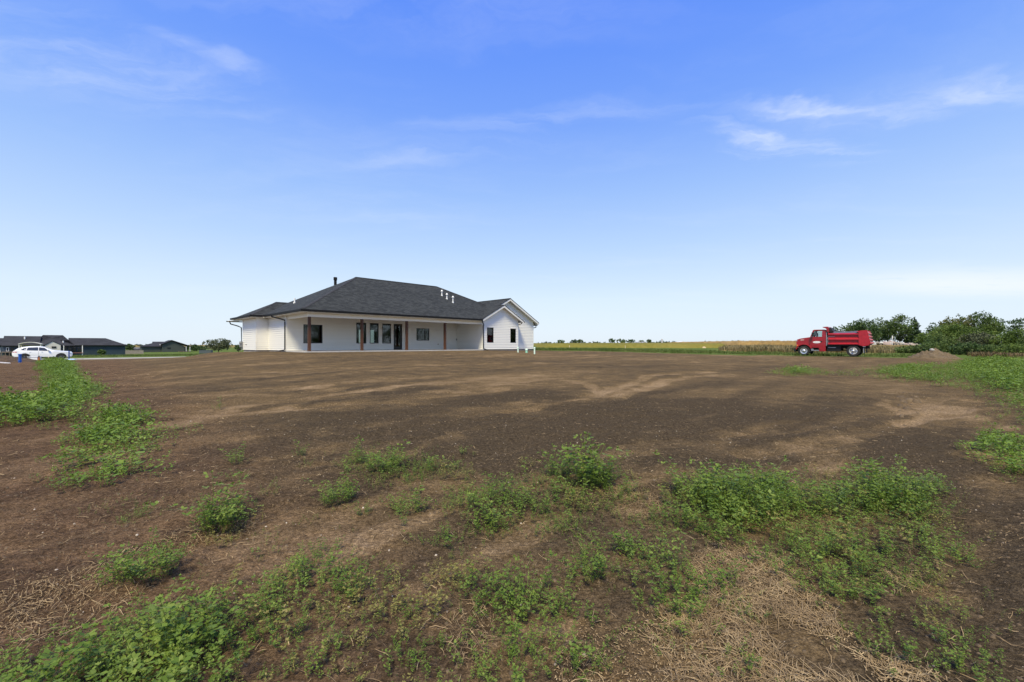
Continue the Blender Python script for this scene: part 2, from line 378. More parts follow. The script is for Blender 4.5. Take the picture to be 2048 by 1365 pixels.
# ------------------------------------------------------------------ ground
def ground():
    fine = np.radians(np.concatenate([np.linspace(-57, 57, 580), np.linspace(57, 303, 84)[1:-1]]))
    rad = np.concatenate([np.geomspace(1.0, 12, 310)[:-1], np.geomspace(12, 75, 190)[:-1], np.geomspace(75, 4200, 80)])
    nt, nr = len(fine), len(rad)
    T, RR = np.meshgrid(fine, rad)
    x = (RR * np.sin(T)).ravel(); y = (RR * np.cos(T)).ravel()
    z = height(x, y)
    V = np.stack([x, y, z], 1); V = np.vstack([V, [[0, 0, 0.0]]])
    i = np.arange(nr - 1)[:, None] * nt; j = np.arange(nt)[None, :]
    a = (i + j).ravel(); b = (i + (j + 1) % nt).ravel(); c = (i + nt + (j + 1) % nt).ravel(); d_ = (i + nt + j).ravel()
    Q = np.stack([a, d_, c, b], 1)
    j = np.arange(0, nt - 1, 2)   # nt is even: the fan round the middle
    Q = np.vstack([Q, np.stack([np.full(len(j), nt * nr), j, j + 1, (j + 2) % nt], 1)])
    # what grows or lies where: R grass, G dry grass and stubble, B pale dry soil, A reddish soil with straw
    n1 = fbm(x * .35, y * .35, 4, 0); n2 = fbm(x * 1.3, y * 1.3, 3, 1)
    dd = polydist(x, y, DIRTP) + n1 * 2.2 * sm(np.hypot(x, y), 15, 40) + n2 * .8
    grass = 1 - sm(dd, -.8, .8)
    ds = sm(polydist(x, y, SOY), -1, 1); dw = np.maximum(sm(polydist(x, y, WHEAT), -1, 1), .85 * sm(polydist(x, y, STUB) + 4 * n1, -3, 3)); dt = sm(polydist(x, y, TALL) + n1 * 4, -2, 2)
    far = sm(np.hypot(x, y), 300, 600)
    tan = np.clip(np.maximum(np.maximum(dw, dt * .9), far * .75), 0, 1)
    s_, t_ = (x + y) * Q2, (y - x) * Q2
    streak = fbm(s_ * .16, t_ * 1.1, 4, 2)
    big = fbm(x * .13 + 3, y * .13, 4, 3)
    nearw = 1 - sm(np.hypot(x, y), 9, 20)
    dry = .47 + streak * (.30 + .55 * nearw) + big * (.26 + .60 * nearw) + .46 * tracks(x, y) + .12 * sm(-x - .2 * y, 1, 6) * nearw
    dry = dry + .46 * drypatches(x, y)
    dry = np.clip(dry - .22 * sm(x, 2.0, 5) * nearw - .10 * nearw + .05 * sm(y, 18, 30), 0, 1)
    red = sm(-x - .95 * y + 1.5, -2, 2) * (1 - sm(y, 40, 48)) * .9
    A = np.stack([grass, tan + 0 * ds, dry, np.clip(red, 0, 1)], 1)
    A = np.vstack([A, [[0, 0, .4, 0]]]).astype(np.float32)
    o = quads('ground', V, Q, GROUND, smooth=True)
    at_ = o.data.attributes.new('reg', 'FLOAT_COLOR', 'POINT'); at_.data.foreach_set('color', A.ravel())
    return tag(o, 'bare brown graded soil of the building lot with grass beyond it', 'ground', kind='structure')

def groundmat():
    m = bpy.data.materials.new('soil_and_grass'); m.use_nodes = True
    t = NT(m.node_tree); p = t.n['Principled BSDF']
    pos = t.node('ShaderNodeNewGeometry').outputs['Position']
    at_ = t.node('ShaderNodeAttribute', attribute_name='reg')
    sp = t.node('ShaderNodeSeparateColor', {0: at_.outputs['Color']})
    grass, tan, dry, red = sp.outputs[0], sp.outputs[1], sp.outputs[2], at_.outputs['Alpha']
    rak = t.mapping(pos, rot=(0, 0, R(-45)), sc=(0.22, 1.3, 1))
    nr = t.noise(rak, 1.3, 9, 0.62, 0.3); nm = t.noise(pos, 2.2, 8, 0.65); nf = t.noise(pos, 26, 6, 0.7); ng = t.noise(pos, 95, 3, 0.6)
    dm = t.m('ADD', t.m('MULTIPLY', dry, 0.80), t.m('ADD', t.m('MULTIPLY', t.m('SUBTRACT', nr, 0.5), 0.85), t.m('MULTIPLY', t.m('SUBTRACT', nm, 0.5), 0.85)))
    soil = t.ramp(dm, [(0.08, (0.086, 0.064, 0.040)), (0.30, (0.128, 0.092, 0.053)), (0.48, (0.168, 0.117, 0.062)), (0.68, (0.245, 0.170, 0.094)), (1.0, (0.35, 0.25, 0.15))])
    soil = t.mix(t.m('MULTIPLY', red, 0.75), soil, t.mix(t.rng(nm, .3, .7), (0.085, 0.052, 0.034, 1), (0.19, 0.115, 0.070, 1)))
    soil = t.mix(t.rng(nf, 0.30, 0.72), t.vm('MULTIPLY', soil, (0.52, 0.50, 0.48)), t.vm('MULTIPLY', soil, (1.40, 1.39, 1.37)))
    soil = t.mix(t.rng(ng, 0.35, 0.70), t.vm('MULTIPLY', soil, (0.60, 0.60, 0.60)), t.vm('MULTIPLY', soil, (1.32, 1.32, 1.32)))
    # bits of chaff and tiny pale stones
    vo = t.node('ShaderNodeTexVoronoi', {'Vector': t.vm('ADD', pos, t.vm('SCALE', t.noise(pos, 9, 2, out=1))), 'Scale': 22.0})
    chaff = t.m('MULTIPLY', t.rng(vo.outputs['Distance'], 0.13, 0.06), t.rng(t.noise(pos, 1.1, 3), 0.45, 0.62))
    soil = t.mix(t.m('MULTIPLY', chaff, 0.7), soil, (0.30, 0.22, 0.14, 1))
    gn = t.noise(pos, 0.35, 6, 0.65); gn2 = t.noise(pos, 3.5, 5, 0.7)
    gcol = t.ramp(t.m('ADD', t.m('MULTIPLY', gn, 0.6), t.m('MULTIPLY', gn2, 0.4)), [(0.30, (0.050, 0.082, 0.018)), (0.5, (0.090, 0.130, 0.030)), (0.70, (0.16, 0.165, 0.055))])
    tcol = t.ramp(t.m('ADD', t.m('MULTIPLY', gn, 0.5), t.m('MULTIPLY', gn2, 0.5)), [(0.3, (0.15, 0.105, 0.042)), (0.5, (0.25, 0.17, 0.07)), (0.72, (0.34, 0.25, 0.12))])
    c = t.mix(grass, soil, t.mix(tan, gcol, tcol))
    t.put(p.inputs['Base Color'], c); p.inputs['Roughness'].default_value = 0.95; p.inputs['Specular IOR Level'].default_value = 0.03
    h = t.m('ADD', t.m('ADD', t.m('MULTIPLY', nf, 1.0), t.m('MULTIPLY', ng, 0.35)), t.m('MULTIPLY', t.noise(t.mapping(pos, rot=(0, 0, R(-45)), sc=(0.5, 1.6, 1)), 9, 6, 0.7), 1.5))
    b = t.node('ShaderNodeBump', {'Strength': 0.75, 'Height': h}); b.inputs['Distance'].default_value = 0.05
    t.l.new(b.outputs[0], p.inputs['Normal'])
    return m
GROUND = groundmat()
ground()

# concrete road beyond the lot, a sheet with a thickness of its own
CONC = mat('pale_concrete', (0.33, 0.305, 0.265), 0.85, grain=0.12, gscale=2.0, bump=0.2, coords='Object')
def uv(s_, t_): return ((s_ - t_) * Q2, (s_ + t_) * Q2)
rb = MB()
ss = np.linspace(-90, 19, 40)
for a, b in zip(ss[:-1], ss[1:]):
    q = [uv(a, 72.2), uv(b - .03, 72.2), uv(b - .03, 78.2), uv(a, 78.2)]
    rb.hull8([(x, y, ROAD_Z - .1) for x, y in q], [(x, y, ROAD_Z + .05) for x, y in q])
tag(rb.build('road', CONC), 'pale concrete road running behind the bare lot', 'road', kind='structure')

# ------------------------------------------------------------------ the white house
HZ = 1.03
H = empty('white_house', (-15.18, 30.51, HZ), R(45), 'white new-built bungalow with dark hipped roof and timber porch posts', 'house')
def sidingmat():
    m = bpy.data.materials.new('white_siding'); m.use_nodes = True
    t = NT(m.node_tree); p = t.n['Principled BSDF']
    c = t.node('ShaderNodeTexCoord').outputs['Object']
    r = t.node('ShaderNodeObjectInfo').outputs['Random']
    n = t.noise(t.mapping(c, sc=(0.4, 0.4, 3)), 1.5, 5, 0.6)
    f = t.m('ADD', t.m('MULTIPLY', r, 0.35), t.m('MULTIPLY', n, 0.65))
    t.put(p.inputs['Base Color'], t.mix(f, (0.80, 0.775, 0.715, 1), (0.87, 0.85, 0.79, 1)))
    p.inputs['Roughness'].default_value = 0.55
    return m
SIDE = sidingmat()
TRIM = mat('white_trim', (0.82, 0.80, 0.745), 0.5, grain=0.03)
SOFF = mat('white_soffit', (0.78, 0.76, 0.70), 0.6, grain=0.03)
BLACK = mat('black_metal', (0.010, 0.010, 0.011), 0.6, spec=0.2, grain=0.1)
BFRAME = mat('black_window_frame', (0.014, 0.014, 0.016), 0.4, grain=0.1)
GLASS = glassmat('window_glass', (.42, .48, .45), boost=1.5)
FOUND = mat('foundation_concrete', (0.34, 0.31, 0.27), 0.9, grain=0.2, gscale=6, bump=0.3)
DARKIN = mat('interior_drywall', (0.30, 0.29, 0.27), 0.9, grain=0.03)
CEDAR = bpy.data.materials.new('cedar_post'); CEDAR.use_nodes = True
_t = NT(CEDAR.node_tree); _p = _t.n['Principled BSDF']
_c = _t.node('ShaderNodeTexCoord').outputs['Object']
_n = _t.noise(_t.mapping(_c, sc=(12, 12, 0.8)), 2.5, 7, 0.65)
_t.put(_p.inputs['Base Color'], _t.ramp(_n, [(0.25, (0.040, 0.014, 0.006)), (0.5, (0.085, 0.032, 0.012)), (0.75, (0.135, 0.055, 0.022))])); _p.inputs['Roughness'].default_value = 0.6

def shinglemat():
    m = bpy.data.materials.new('charcoal_shingles'); m.use_nodes = True
    t = NT(m.node_tree); p = t.n['Principled BSDF']
    uvn = t.node('ShaderNodeUVMap').outputs[0]
    br = t.node('ShaderNodeTexBrick', {'Vector': uvn, 'Color1': (0.3, 0.3, 0.3, 1), 'Color2': (0.9, 0.9, 0.9, 1), 'Mortar': (0, 0, 0, 1), 'Scale': 1.0,
                                       'Mortar Size': 0.006, 'Bias': 0.0, 'Brick Width': 0.31, 'Row Height': 0.142})
    br.offset = 0.37; br.offset_frequency = 2
    n = t.noise(uvn, 70, 3); n2 = t.noise(uvn, 0.7, 4)
    v = t.m('ADD', t.m('MULTIPLY', br.outputs['Color'], 0.62), t.m('ADD', t.m('MULTIPLY', n, 0.22), t.m('MULTIPLY', n2, 0.22)))
    t.put(p.inputs['Base Color'], t.ramp(v, [(0.1, (0.007, 0.0075, 0.0075)), (0.45, (0.022, 0.024, 0.0235)), (0.95, (0.060, 0.064, 0.062))]))
    p.inputs['Roughness'].default_value = 0.9; p.inputs['Specular IOR Level'].default_value = 0.25
    b = t.node('ShaderNodeBump', {'Strength': 0.6, 'Height': v}); b.inputs['Distance'].default_value = 0.02
    t.l.new(b.outputs[0], p.inputs['Normal'])
    return m
SHING = shinglemat()
def roofslab(name, polys, m, parent, th=0.05, eave_dir=None):
    """each sloping plane is a slab; UV runs along the eave (u) and up the slope (v)"""
    mb = MB()
    for P in polys: mb.prism([(x, y, z - th) for x, y, z in P], (0, 0, th))
    o = mb.build(name, m, parent)
    me = o.data; ul = me.uv_layers.new(name='UVMap')
    for pl in me.polygons:
        n = pl.normal; e = np.cross((0, 0, 1), n)
        if np.linalg.norm(e) < 1e-3: e = np.array((1.0, 0, 0))
        e = e / np.linalg.norm(e); u = np.cross(n, e)
        for li in pl.loop_indices:
            c_ = np.array(me.vertices[me.loops[li].vertex_index].co)
            ul.data[li].uv = (float(c_ @ e), float(c_ @ u))
    return o
EV, PT = 3.07, 0.533
def rect_minus(r, ops):
    out = [r]
    for (a0, a1, b0, b1) in ops:
        nx = []
        for (x0, x1, z0, z1) in out:
            if a1 <= x0 or a0 >= x1 or b1 <= z0 or b0 >= z1: nx.append((x0, x1, z0, z1)); continue
            if a0 > x0: nx.append((x0, a0, z0, z1))
            if a1 < x1: nx.append((a1, x1, z0, z1))
            m0, m1 = max(a0, x0), min(a1, x1)
            if b0 > z0: nx.append((m0, m1, z0, b0))
            if b1 < z1: nx.append((m0, m1, b1, z1))
        out = nx
    return out
def wall(p0, p1, z1, ops=(), gable=None, boards=True, parent=None, mats=None, z0=0.0, ex=0.178, th=0.14):
    """a wall from p0 to p1 (outside is on the right hand), openings (u0,u1,z0,z1), gable = (apex u, apex z)"""
    mats = mats or (SIDE, TRIM)
    p0 = np.array(p0, float); p1 = np.array(p1, float); L = np.linalg.norm(p1 - p0); dv = (p1 - p0) / L; nv = np.array((dv[1], -dv[0]))
    def P(u, o_, z): q = p0 + dv * u + nv * o_; return (q[0], q[1], z)
    bk = MB()
    for (a, b, c, d_) in rect_minus((0.0, L, z0, z1), ops):
        bk.hull8([P(a, 0, c), P(b, 0, c), P(b, -th, c), P(a, -th, c)], [P(a, 0, d_), P(b, 0, d_), P(b, -th, d_), P(a, -th, d_)])
    if gable: bk.prism([P(0, 0, z1), P(L, 0, z1), P(gable[0], 0, gable[1])], tuple(-nv * th) + (0,))
    wo = bk.build('wall', mats[1], parent)
    if boards:
        top = gable[1] if gable else z1
        z = z0 + .01
        while z < top - .02:
            zt = min(z + ex, top)
            if gable:
                def lim(zz):
                    if zz <= z1: return (0.0, L)
                    k = (zz - z1) / (gable[1] - z1); return (gable[0] * k, L - (L - gable[0]) * k)
                la, lb = lim(z), lim(zt)
            else: la = lb = (0.0, L)
            for (a, b, c, d_) in rect_minus((la[0], la[1], z, zt), ops):
                mb = MB()
                a2 = lb[0] if abs(a - la[0]) < 1e-6 else a; b2 = lb[1] if abs(b - la[1]) < 1e-6 else b
                if a2 > b2: a2 = b2 = (a2 + b2) / 2
                mb.hull8([P(a, .038, c), P(b, .038, c), P(b, .001, c), P(a, .001, c)], [P(a2, .007, d_), P(b2, .007, d_), P(b2, .001, d_), P(a2, .001, d_)])
                mb.build('siding_board', mats[0], wo)
            z += ex
    wo['_P'] = 0
    return wo, P, L
def corner_board(x, y, z0, z1, nx, ny, parent, m=None, wd=0.10):
    mb = MB(); mb.box(min(x, x + nx * .03), max(x, x + nx * .03), min(y, y - ny * wd), max(y, y - ny * wd), z0, z1)
    mb.box(min(x, x - nx * wd), max(x, x - nx * wd), min(y + ny * .001, y + ny * .03), max(y + ny * .001, y + ny * .03), z0, z1 - .002)
    return mb.build('corner_board', m or TRIM, parent)
def window(P, a, b, z0, z1, parent, mull=(), fm=None, gm=None, fw=.055, name='window'):
    fm = fm or BFRAME; gm = gm or GLASS
    fr = MB()
    def bar(u0, u1, c, d_, o0=-.08, o1=.035):
        fr.hull8([P(u0, o1, c), P(u1, o1, c), P(u1, o0, c), P(u0, o0, c)], [P(u0, o1, d_), P(u1, o1, d_), P(u1, o0, d_), P(u0, o0, d_)])
    bar(a, a + fw, z0, z1); bar(b - fw, b, z0, z1); bar(a + fw, b - fw, z0, z0 + fw); bar(a + fw, b - fw, z1 - fw, z1)
    for u in mull: bar(u - fw * .6, u + fw * .6, z0 + fw, z1 - fw)
    fo = fr.build(name, fm, parent)
    ed = [a + fw] + [q for u in mull for q in (u - fw * .6, u + fw * .6)] + [b - fw]
    for k in range(0, len(ed), 2):
        g = MB(); u0, u1 = ed[k] + .002, ed[k + 1] - .002; c, d_ = z0 + fw + .002, z1 - fw - .002
        g.hull8([P(u0, -.02, c), P(u1, -.02, c), P(u1, -.03, c), P(u0, -.03, c)], [P(u0, -.02, d_), P(u1, -.02, d_), P(u1, -.03, d_), P(u0, -.03, d_)])
        g.build('pane', gm, fo)
    return fo

PW = 4.85                                    # depth of the porch
OPS = [(1.75 - .5, 3.29 - .5, .60, 2.17), (6.30 - .5, 7.24 - .5, .60, 2.48), (7.60 - .5, 8.46 - .5, .60, 2.48), (8.84 - .5, 9.75 - .5, .60, 2.48), (10.05 - .5, 10.96 - .5, .0, 2.50), (12.60 - .5, 14.12 - .5, .91, 2.15)]
wf, PF, LF = wall((.5, PW), (17.7, PW), 3.0, OPS, parent=H)
window(PF, *OPS[0], wf); window(PF, *OPS[1], wf); window(PF, *OPS[2], wf); window(PF, *OPS[3], wf)
window(PF, *OPS[5], wf, mull=(13.62 - .5,))
# back door with a large glass light
da, db, dz0, dz1 = OPS[4]
dm = MB()
def pbar(mb, P, u0, u1, c, d_, o0, o1):
    return mb.hull8([P(u0, o1, c), P(u1, o1, c), P(u1, o0, c), P(u0, o0, c)], [P(u0, o1, d_), P(u1, o1, d_), P(u1, o0, d_), P(u0, o0, d_)])
pbar(dm, PF, da, da + .05, 0, dz1, -.1, .03); pbar(dm, PF, db - .05, db, 0, dz1, -.1, .03); pbar(dm, PF, da + .05, db - .05, dz1 - .05, dz1, -.1, .03)
for q in ((da + .05, da + .19), (db - .19, db - .05)): pbar(dm, PF, q[0], q[1], .0, dz1 - .05, -.05, -.01)
pbar(dm, PF, da + .19, db - .19, 0, .30, -.05, -.01); pbar(dm, PF, da + .19, db - .19, dz1 - .2, dz1 - .05, -.05, -.01)
door = dm.build('door', BFRAME, wf)
gm_ = MB(); pbar(gm_, PF, da + .192, db - .192, .302, dz1 - .202, -.035, -.025); gm_.build('pane', GLASS, door)
hm = MB(); hm.tube([PF(da + .13, .0, 1.0), PF(da + .13, .06, 1.0), PF(da + .25, .06, 1.0)], .012); hm.build('handle', mat('handle_metal', (.3, .3, .3), .3, 1.0), door)

ws, PS, _ = wall((.47, 9.75), (.47, PW), 3.0, parent=H)
wj, PJ, _ = wall((-.5, 9.75), (.47, 9.75), 3.0, parent=H)
wb, PB, _ = wall((-.5, 14.3), (-.5, 9.75), 3.0, parent=H)
ww, PWL, _ = wall((17.7, PW), (17.7, .42), 3.0, parent=H)
GA = EV + PT * 3.05
OG = [(18.21 - 17.7, 19.11 - 17.7, .70, 2.27), (21.61 - 17.7, 22.45 - 17.7, .70, 2.25)]
wg, PG, _ = wall((17.7, .42), (22.85, .42), 3.16, OG, gable=(20.30 - 17.7, 3.16 + PT * 2.55), parent=H)
for q in OG: window(PG, *q, wg)
wst, _, _ = wall((22.85, .42), (22.85, 1.22), 3.0, parent=H)
wr, PR, _ = wall((17.9, 1.22), (26.25, 1.22), 3.16, gable=(22.0 - 17.9, 3.16 + PT * 4.13), parent=H)
wall((26.25, 1.22), (26.25, 14.3), 3.0, boards=False, parent=H)
RO = [(26.25 - 11.5, 26.25 - 10.9, .7, 2.2), (26.25 - 12.8, 26.25 - 12.3, .7, 2.2)]
wall((26.25, 14.3), (-.5, 14.3), 3.0, RO, boards=False, parent=H)
for x, y, nx, ny in ((.47, PW, -1, -1), (-.5, 9.75, -1, -1), (-.5, 14.3, -1, 1), (17.7, .42, -1, -1), (22.85, .42, 1, -1), (26.25, 1.22, 1, -1)):
    corner_board(x, y, -.01, 2.98, nx, ny, H)
fd = MB(); fd.box(.50, 17.65, .35, 14.1, -.35, -.012); fd.box(-.47, .50, 9.78, 14.2, -.35, -.012); fd.box(17.65, 22.8, .47, 14.2, -.35, -.012); fd.box(22.8, 26.2, 1.27, 14.2, -.35, -.012)
fd.build('foundation', FOUND, H)
sl = MB(); sl.box(.38, 17.62, .25, PW - .05, -.10, -.004); sl.build('porch_slab', mat('porch_concrete', (.45, .43, .40), .85, grain=.1, gscale=4), H)
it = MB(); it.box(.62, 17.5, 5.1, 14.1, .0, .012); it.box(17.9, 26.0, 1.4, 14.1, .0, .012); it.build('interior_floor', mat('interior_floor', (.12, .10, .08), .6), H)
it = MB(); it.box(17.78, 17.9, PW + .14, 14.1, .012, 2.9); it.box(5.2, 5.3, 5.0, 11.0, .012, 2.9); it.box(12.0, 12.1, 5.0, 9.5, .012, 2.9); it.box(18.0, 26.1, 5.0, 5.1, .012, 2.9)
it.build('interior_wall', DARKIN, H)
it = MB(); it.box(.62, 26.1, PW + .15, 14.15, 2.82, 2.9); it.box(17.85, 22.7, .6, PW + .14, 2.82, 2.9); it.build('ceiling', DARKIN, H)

# roof: hipped main body, front gables, bump-out hip
def zf(v): return EV + PT * v
RT, RS0, RS1 = 7.45, 7.45, 16.86
XV = 20.77 - 17.27
main = [[(0, 0, EV), (17.27, 0, EV), (20.77, XV, zf(XV)), (RS1, RT, zf(RT)), (RS0, RT, zf(RT))],
        [(0, 14.9, EV), (0, 0, EV), (RS0, RT, zf(RT))],
        [(24.31, 14.9, EV), (0, 14.9, EV), (RS0, RT, zf(RT)), (RS1, RT, zf(RT))],
        [(RS1, RT, zf(RT)), (20.77, XV, zf(XV)), (23.2, 4.2, zf(1.1)), (24.31, 14.9, EV)]]
gz0 = 3.05
wing = [[(17.27, 0, EV), (20.32, 0, zf(3.05)), (20.32, .78, zf(3.05)), (22.0, .78, zf(4.73)), (22.0, 14.5, zf(4.73)), (17.27, 14.9, EV)],
        [(20.32, 0, zf(3.05)), (23.37, 0, EV), (23.37, 1.35, EV), (20.32, 1.35, zf(3.05))],
        [(22.0, .78, zf(4.73)), (26.73, .78, EV), (26.73, 14.9, EV), (22.0, 14.5, zf(4.73))]]
bump = [[(-1.0, 9.4, EV), (5.2, 9.4, EV), (5.2, 12.15, zf(2.75)), (1.75, 12.15, zf(2.75))],
        [(-1.0, 14.9, EV), (-1.0, 9.4, EV), (1.75, 12.15, zf(2.75))],
        [(5.2, 14.9, EV), (-1.0, 14.9, EV), (1.75, 12.15, zf(2.75)), (5.2, 12.15, zf(2.75))]]
roof = roofslab('roof', main + wing + bump, SHING, H)
# ridge and hip caps
def cap(p, q):
    p = np.array(p); q = np.array(q); dv = q - p; dv /= np.linalg.norm(dv); sd_ = np.cross(dv, (0, 0, 1)); sd_ /= np.linalg.norm(sd_); up = np.cross(sd_, dv)
    a, b, c = p + sd_ * .13 - up * .02, p + up * .035, p - sd_ * .13 - up * .02
    MB().prism([tuple(a), tuple(b), tuple(c)], tuple(q - p)).build('ridge_cap', SHINGCAP, roof)
SHINGCAP = mat('ridge_shingles', (.030, .030, .033), .9, grain=.3, gscale=12)
cap((RS0, RT, zf(RT)), (RS1, RT, zf(RT))); cap((.1, .1, zf(.1)), (RS0, RT, zf(RT))); cap((20.7, XV, zf(XV) + .02), (RS1, RT, zf(RT))); cap((22, .78, zf(4.73)), (22, 8, zf(4.73)))
cap((1.75, 12.15, zf(2.75)), (2.8, 12.15, zf(2.75))); cap((-1, 9.4, EV), (1.75, 12.15, zf(2.75))); cap((20.32, .0, zf(3.05)), (20.32, .9, zf(3.05)))
# soffits (flat undersides), porch ceiling
so_ = MB()
so_.box(.03, 17.62, .03, PW - .02, 2.84, 2.86)          # porch ceiling
so_.box(.03, .46, PW - .02, 9.72, 2.84, 2.86); so_.box(-.97, .4, 9.43, 9.74, 2.84, 2.86); so_.box(-.97, -.51, 9.74, 16.3, 2.84, 2.86); so_.box(-.51, 6, 14.32, 16.3, 2.84, 2.86)
so_.box(26.26, 26.7, 1.2, 14.8, 2.84, 2.86); so_.box(22.87, 23.3, .1, 1.2, 2.95, 2.97); so_.box(17.3, 17.69, .03, .40, 2.84, 2.86)
so_.build('soffit', SOFF, H)
fa = MB()
fa.box(.0, 17.26, .0, .028, 2.845, 3.02); fa.box(.0, .028, .03, 9.41, 2.845, 3.02); fa.box(-.99, .0, 9.412, 9.44, 2.845, 3.02); fa.box(-.998, -.97, 9.442, 16.4, 2.845, 3.02); fa.box(26.70, 26.73, .8, 14.9, 2.845, 3.02)
fa.box(23.34, 23.37, .05, 1.2, 2.93, 3.02)
fa.build('fascia', TRIM, H)
# rake boards of the two gables with the sloping soffit behind them
def rake(x0, xa, x1, y, dep, n='rake_board'):
    za = zf(xa - x0)
    for (xs, zs, xe) in ((x0, EV, xa), (x1, EV, xa)):
        MB().prism([(xs, y - .001, zs - .03), (xa, y - .001, za - .03), (xa, y - .001, za - .26), (xs + (.0 if xs > xa else .0), y - .001, zs - .24)], (0, .03, 0)).build(n, TRIM, H)
        MB().prism([(xs, y + .03, zs - .17), (xa, y + .03, za - .17), (xa, y + .03, za - .19), (xs, y + .03, zs - .19)], (0, dep, 0)).build('gable_soffit', SOFF, H)
        MB().prism([(xs, y - .03, zs + .012), (xa, y - .03, za + .012), (xa, y - .03, za - .028), (xs, y - .03, zs - .028)], (0, .028, 0)).build('drip_edge', BLACK, H)
rake(17.27, 20.32, 23.37, 0.0, .40)
za = zf(4.73)
for (xs, zs) in ((20.45, zf(20.45 - 17.27)), (26.73, EV)):
    MB().prism([(xs, .779, zs - .03), (22.0, .779, za - .03), (22.0, .779, za - .26), (xs, .779, zs - .24)], (0, .03, 0)).build('rake_board', TRIM, H)
    MB().prism([(xs, .81, zs - .17), (22.0, .81, za - .17), (22.0, .81, za - .19), (xs, .81, zs - .19)], (0, .42, 0)).build('gable_soffit', SOFF, H)
    MB().prism([(xs, .75, zs + .012), (22.0, .75, za + .012), (22.0, .75, za - .028), (xs, .75, zs - .028)], (0, .028, 0)).build('drip_edge', BLACK, H)
# black gutters
def gutter(x0, x1, y0, y1): MB().box(x0, x1, y0, y1, 2.905, 3.06).build('gutter', BLACK, H)
gutter(-.12, 17.25, -.125, -.002); gutter(-.125, -.002, .0, 9.27); gutter(-1.12, -.127, 9.275, 9.40); gutter(-1.125, -1.002, 9.41, 16.45); gutter(26.735, 26.86, .85, 14.9); gutter(23.375, 23.48, .02, 1.15)
# lower eaves: street-side porch at the far left, side porch at the far right
MB().prism([(-1.0, 14.9, 3.05), (-1.0, 16.4, 3.0), (-1.0, 16.4, 2.93), (-1.0, 14.9, 2.98)], (6.5, 0, 0)).build('rear_porch_roof', SHINGCAP, H)
MB().box(-1.4, 5, 16.45, 16.58, 2.70, 2.80).build('gutter', BLACK, H); MB().box(-1.35, -.55, 15.6, 16.44, 2.75, 2.79).build('soffit', SOFF, H)
MB().prism([(26.2, 2.0, 3.0), (27.9, 2.0, 2.88), (27.9, 2.0, 2.78), (26.2, 2.0, 2.78)], (0, 8, 0)).build('side_porch_roof', SHINGCAP, H)
# porch beam and the cedar posts
bm_ = MB(); bm_.box(.57, 17.66, .40, .60, 2.55, 2.838); bm_.box(.57, .77, .602, PW - .03, 2.552, 2.838); bm_.build('porch_beam', TRIM, H)
posts = []
for i, x in enumerate((.69, 4.77, 8.88, 12.98)):
    pm = MB().box(-.095, .095, -.095, .095, 0, 2.545); pm.box(-.105, .105, -.105, .105, .0, .10)
    p = pm.build('porch_post', CEDAR, H, bevel=.008); p.location = (x, .50, 0); posts.append(p)
# downspouts
def spout(pts, name='downspout'): MB().tube(pts, .05, 8).build(name, BLACK, H, smooth=True)
spout([(-.06, 7.0, 2.94), (-.06, 6.9, 2.82), (.16, 5.6, 2.62), (.40, 5.12, 2.48), (.40, 5.08, 2.3), (.40, 5.06, .10), (.28, 5.06, .02), (.0, 5.1, -.02)])
spout([(17.15, -.06, 2.94), (17.25, -.05, 2.72), (17.62, .22, 2.50), (17.66, .33, 2.35), (17.66, .33, .12), (17.75, .15, .0), (17.9, -.1, -.06)])
spout([(-1.15, 16.4, 2.70), (-1.1, 16.3, 2.5), (-.75, 14.9, 2.25), (-.60, 14.44, 2.1), (-.58, 14.42, .1), (-.9, 14.5, -.02)])
spout([(23.42, .3, 2.94), (23.42, .5, 2.80), (23.1, .8, 2.70), (22.95, 1.1, 2.66)])
spout([(27.7, 2.1, 2.75), (27.6, 2.0, 2.6), (26.6, 1.6, 2.45)])
# things on walls and roof
GREY = mat('grey_box', (.22, .23, .24), .5, grain=.1)
MB().box(-.78, -.53, 14.15, 14.36, .25, .78).tube([(-.65, 14.2, .25), (-.65, 14.2, -.1)], .03).tube([(-.68, 14.18, .62), (-.82, 14.18, .62)], .09, 12).build('electric_meter', GREY, H)
MB().box(17.60, 17.675, 4.72, 4.83, .95, 1.15).build('outlet_box', GREY, H)
MB().tube([(15.2, PW - .02, .52), (15.2, PW - .13, .52)], .03).tube([(15.2, PW - .10, .50), (15.2, PW - .10, .57)], .04).build('hose_tap', mat('brass', (.22, .10, .03), .4, .8), H)
MB().tube([(-.525, 12.9, .50), (-.60, 12.9, .50)], .05).build('side_vent', GREY, H)
WPIPE = mat('white_plastic_pipe', (.80, .80, .79), .4, grain=.03)
for (s_, t_, h_) in ((15.84, 4.99, .45), (15.94, 4.23, .45), (16.14, 3.44, .53)):
    z = zf(t_)
    MB().tube([(s_, t_, z - .05), (s_, t_, z + h_)], .055, 10).tube([(s_, t_, z + h_), (s_, t_, z + h_ + .05), (s_, t_, z + h_ + .18)], [.13, .12, .01], 10).tube([(s_, t_, z - .1), (s_, t_, z + .07)], .11, 10).build('vent_pipe', WPIPE, roof, smooth=True)
MB().tube([(2.15, 8.22, zf(2.15) - .05), (2.15, 8.22, zf(2.15) + .44)], .06, 10).tube([(2.15, 8.22, zf(2.15) - .1), (2.15, 8.22, zf(2.15) + .06)], .12, 10).build('vent_pipe', WPIPE, roof, smooth=True)
zc_ = zf(6.11)
MB().tube([(6.11, 9.0, zc_ - .05), (6.11, 9.0, zc_ + .42)], .13, 14).tube([(6.11, 9.0, zc_ + .42), (6.11, 9.0, zc_ + .46), (6.11, 9.0, zc_ + .72)], [.13, .17, .17], 14).build('flue', BLACK, roof, smooth=True)

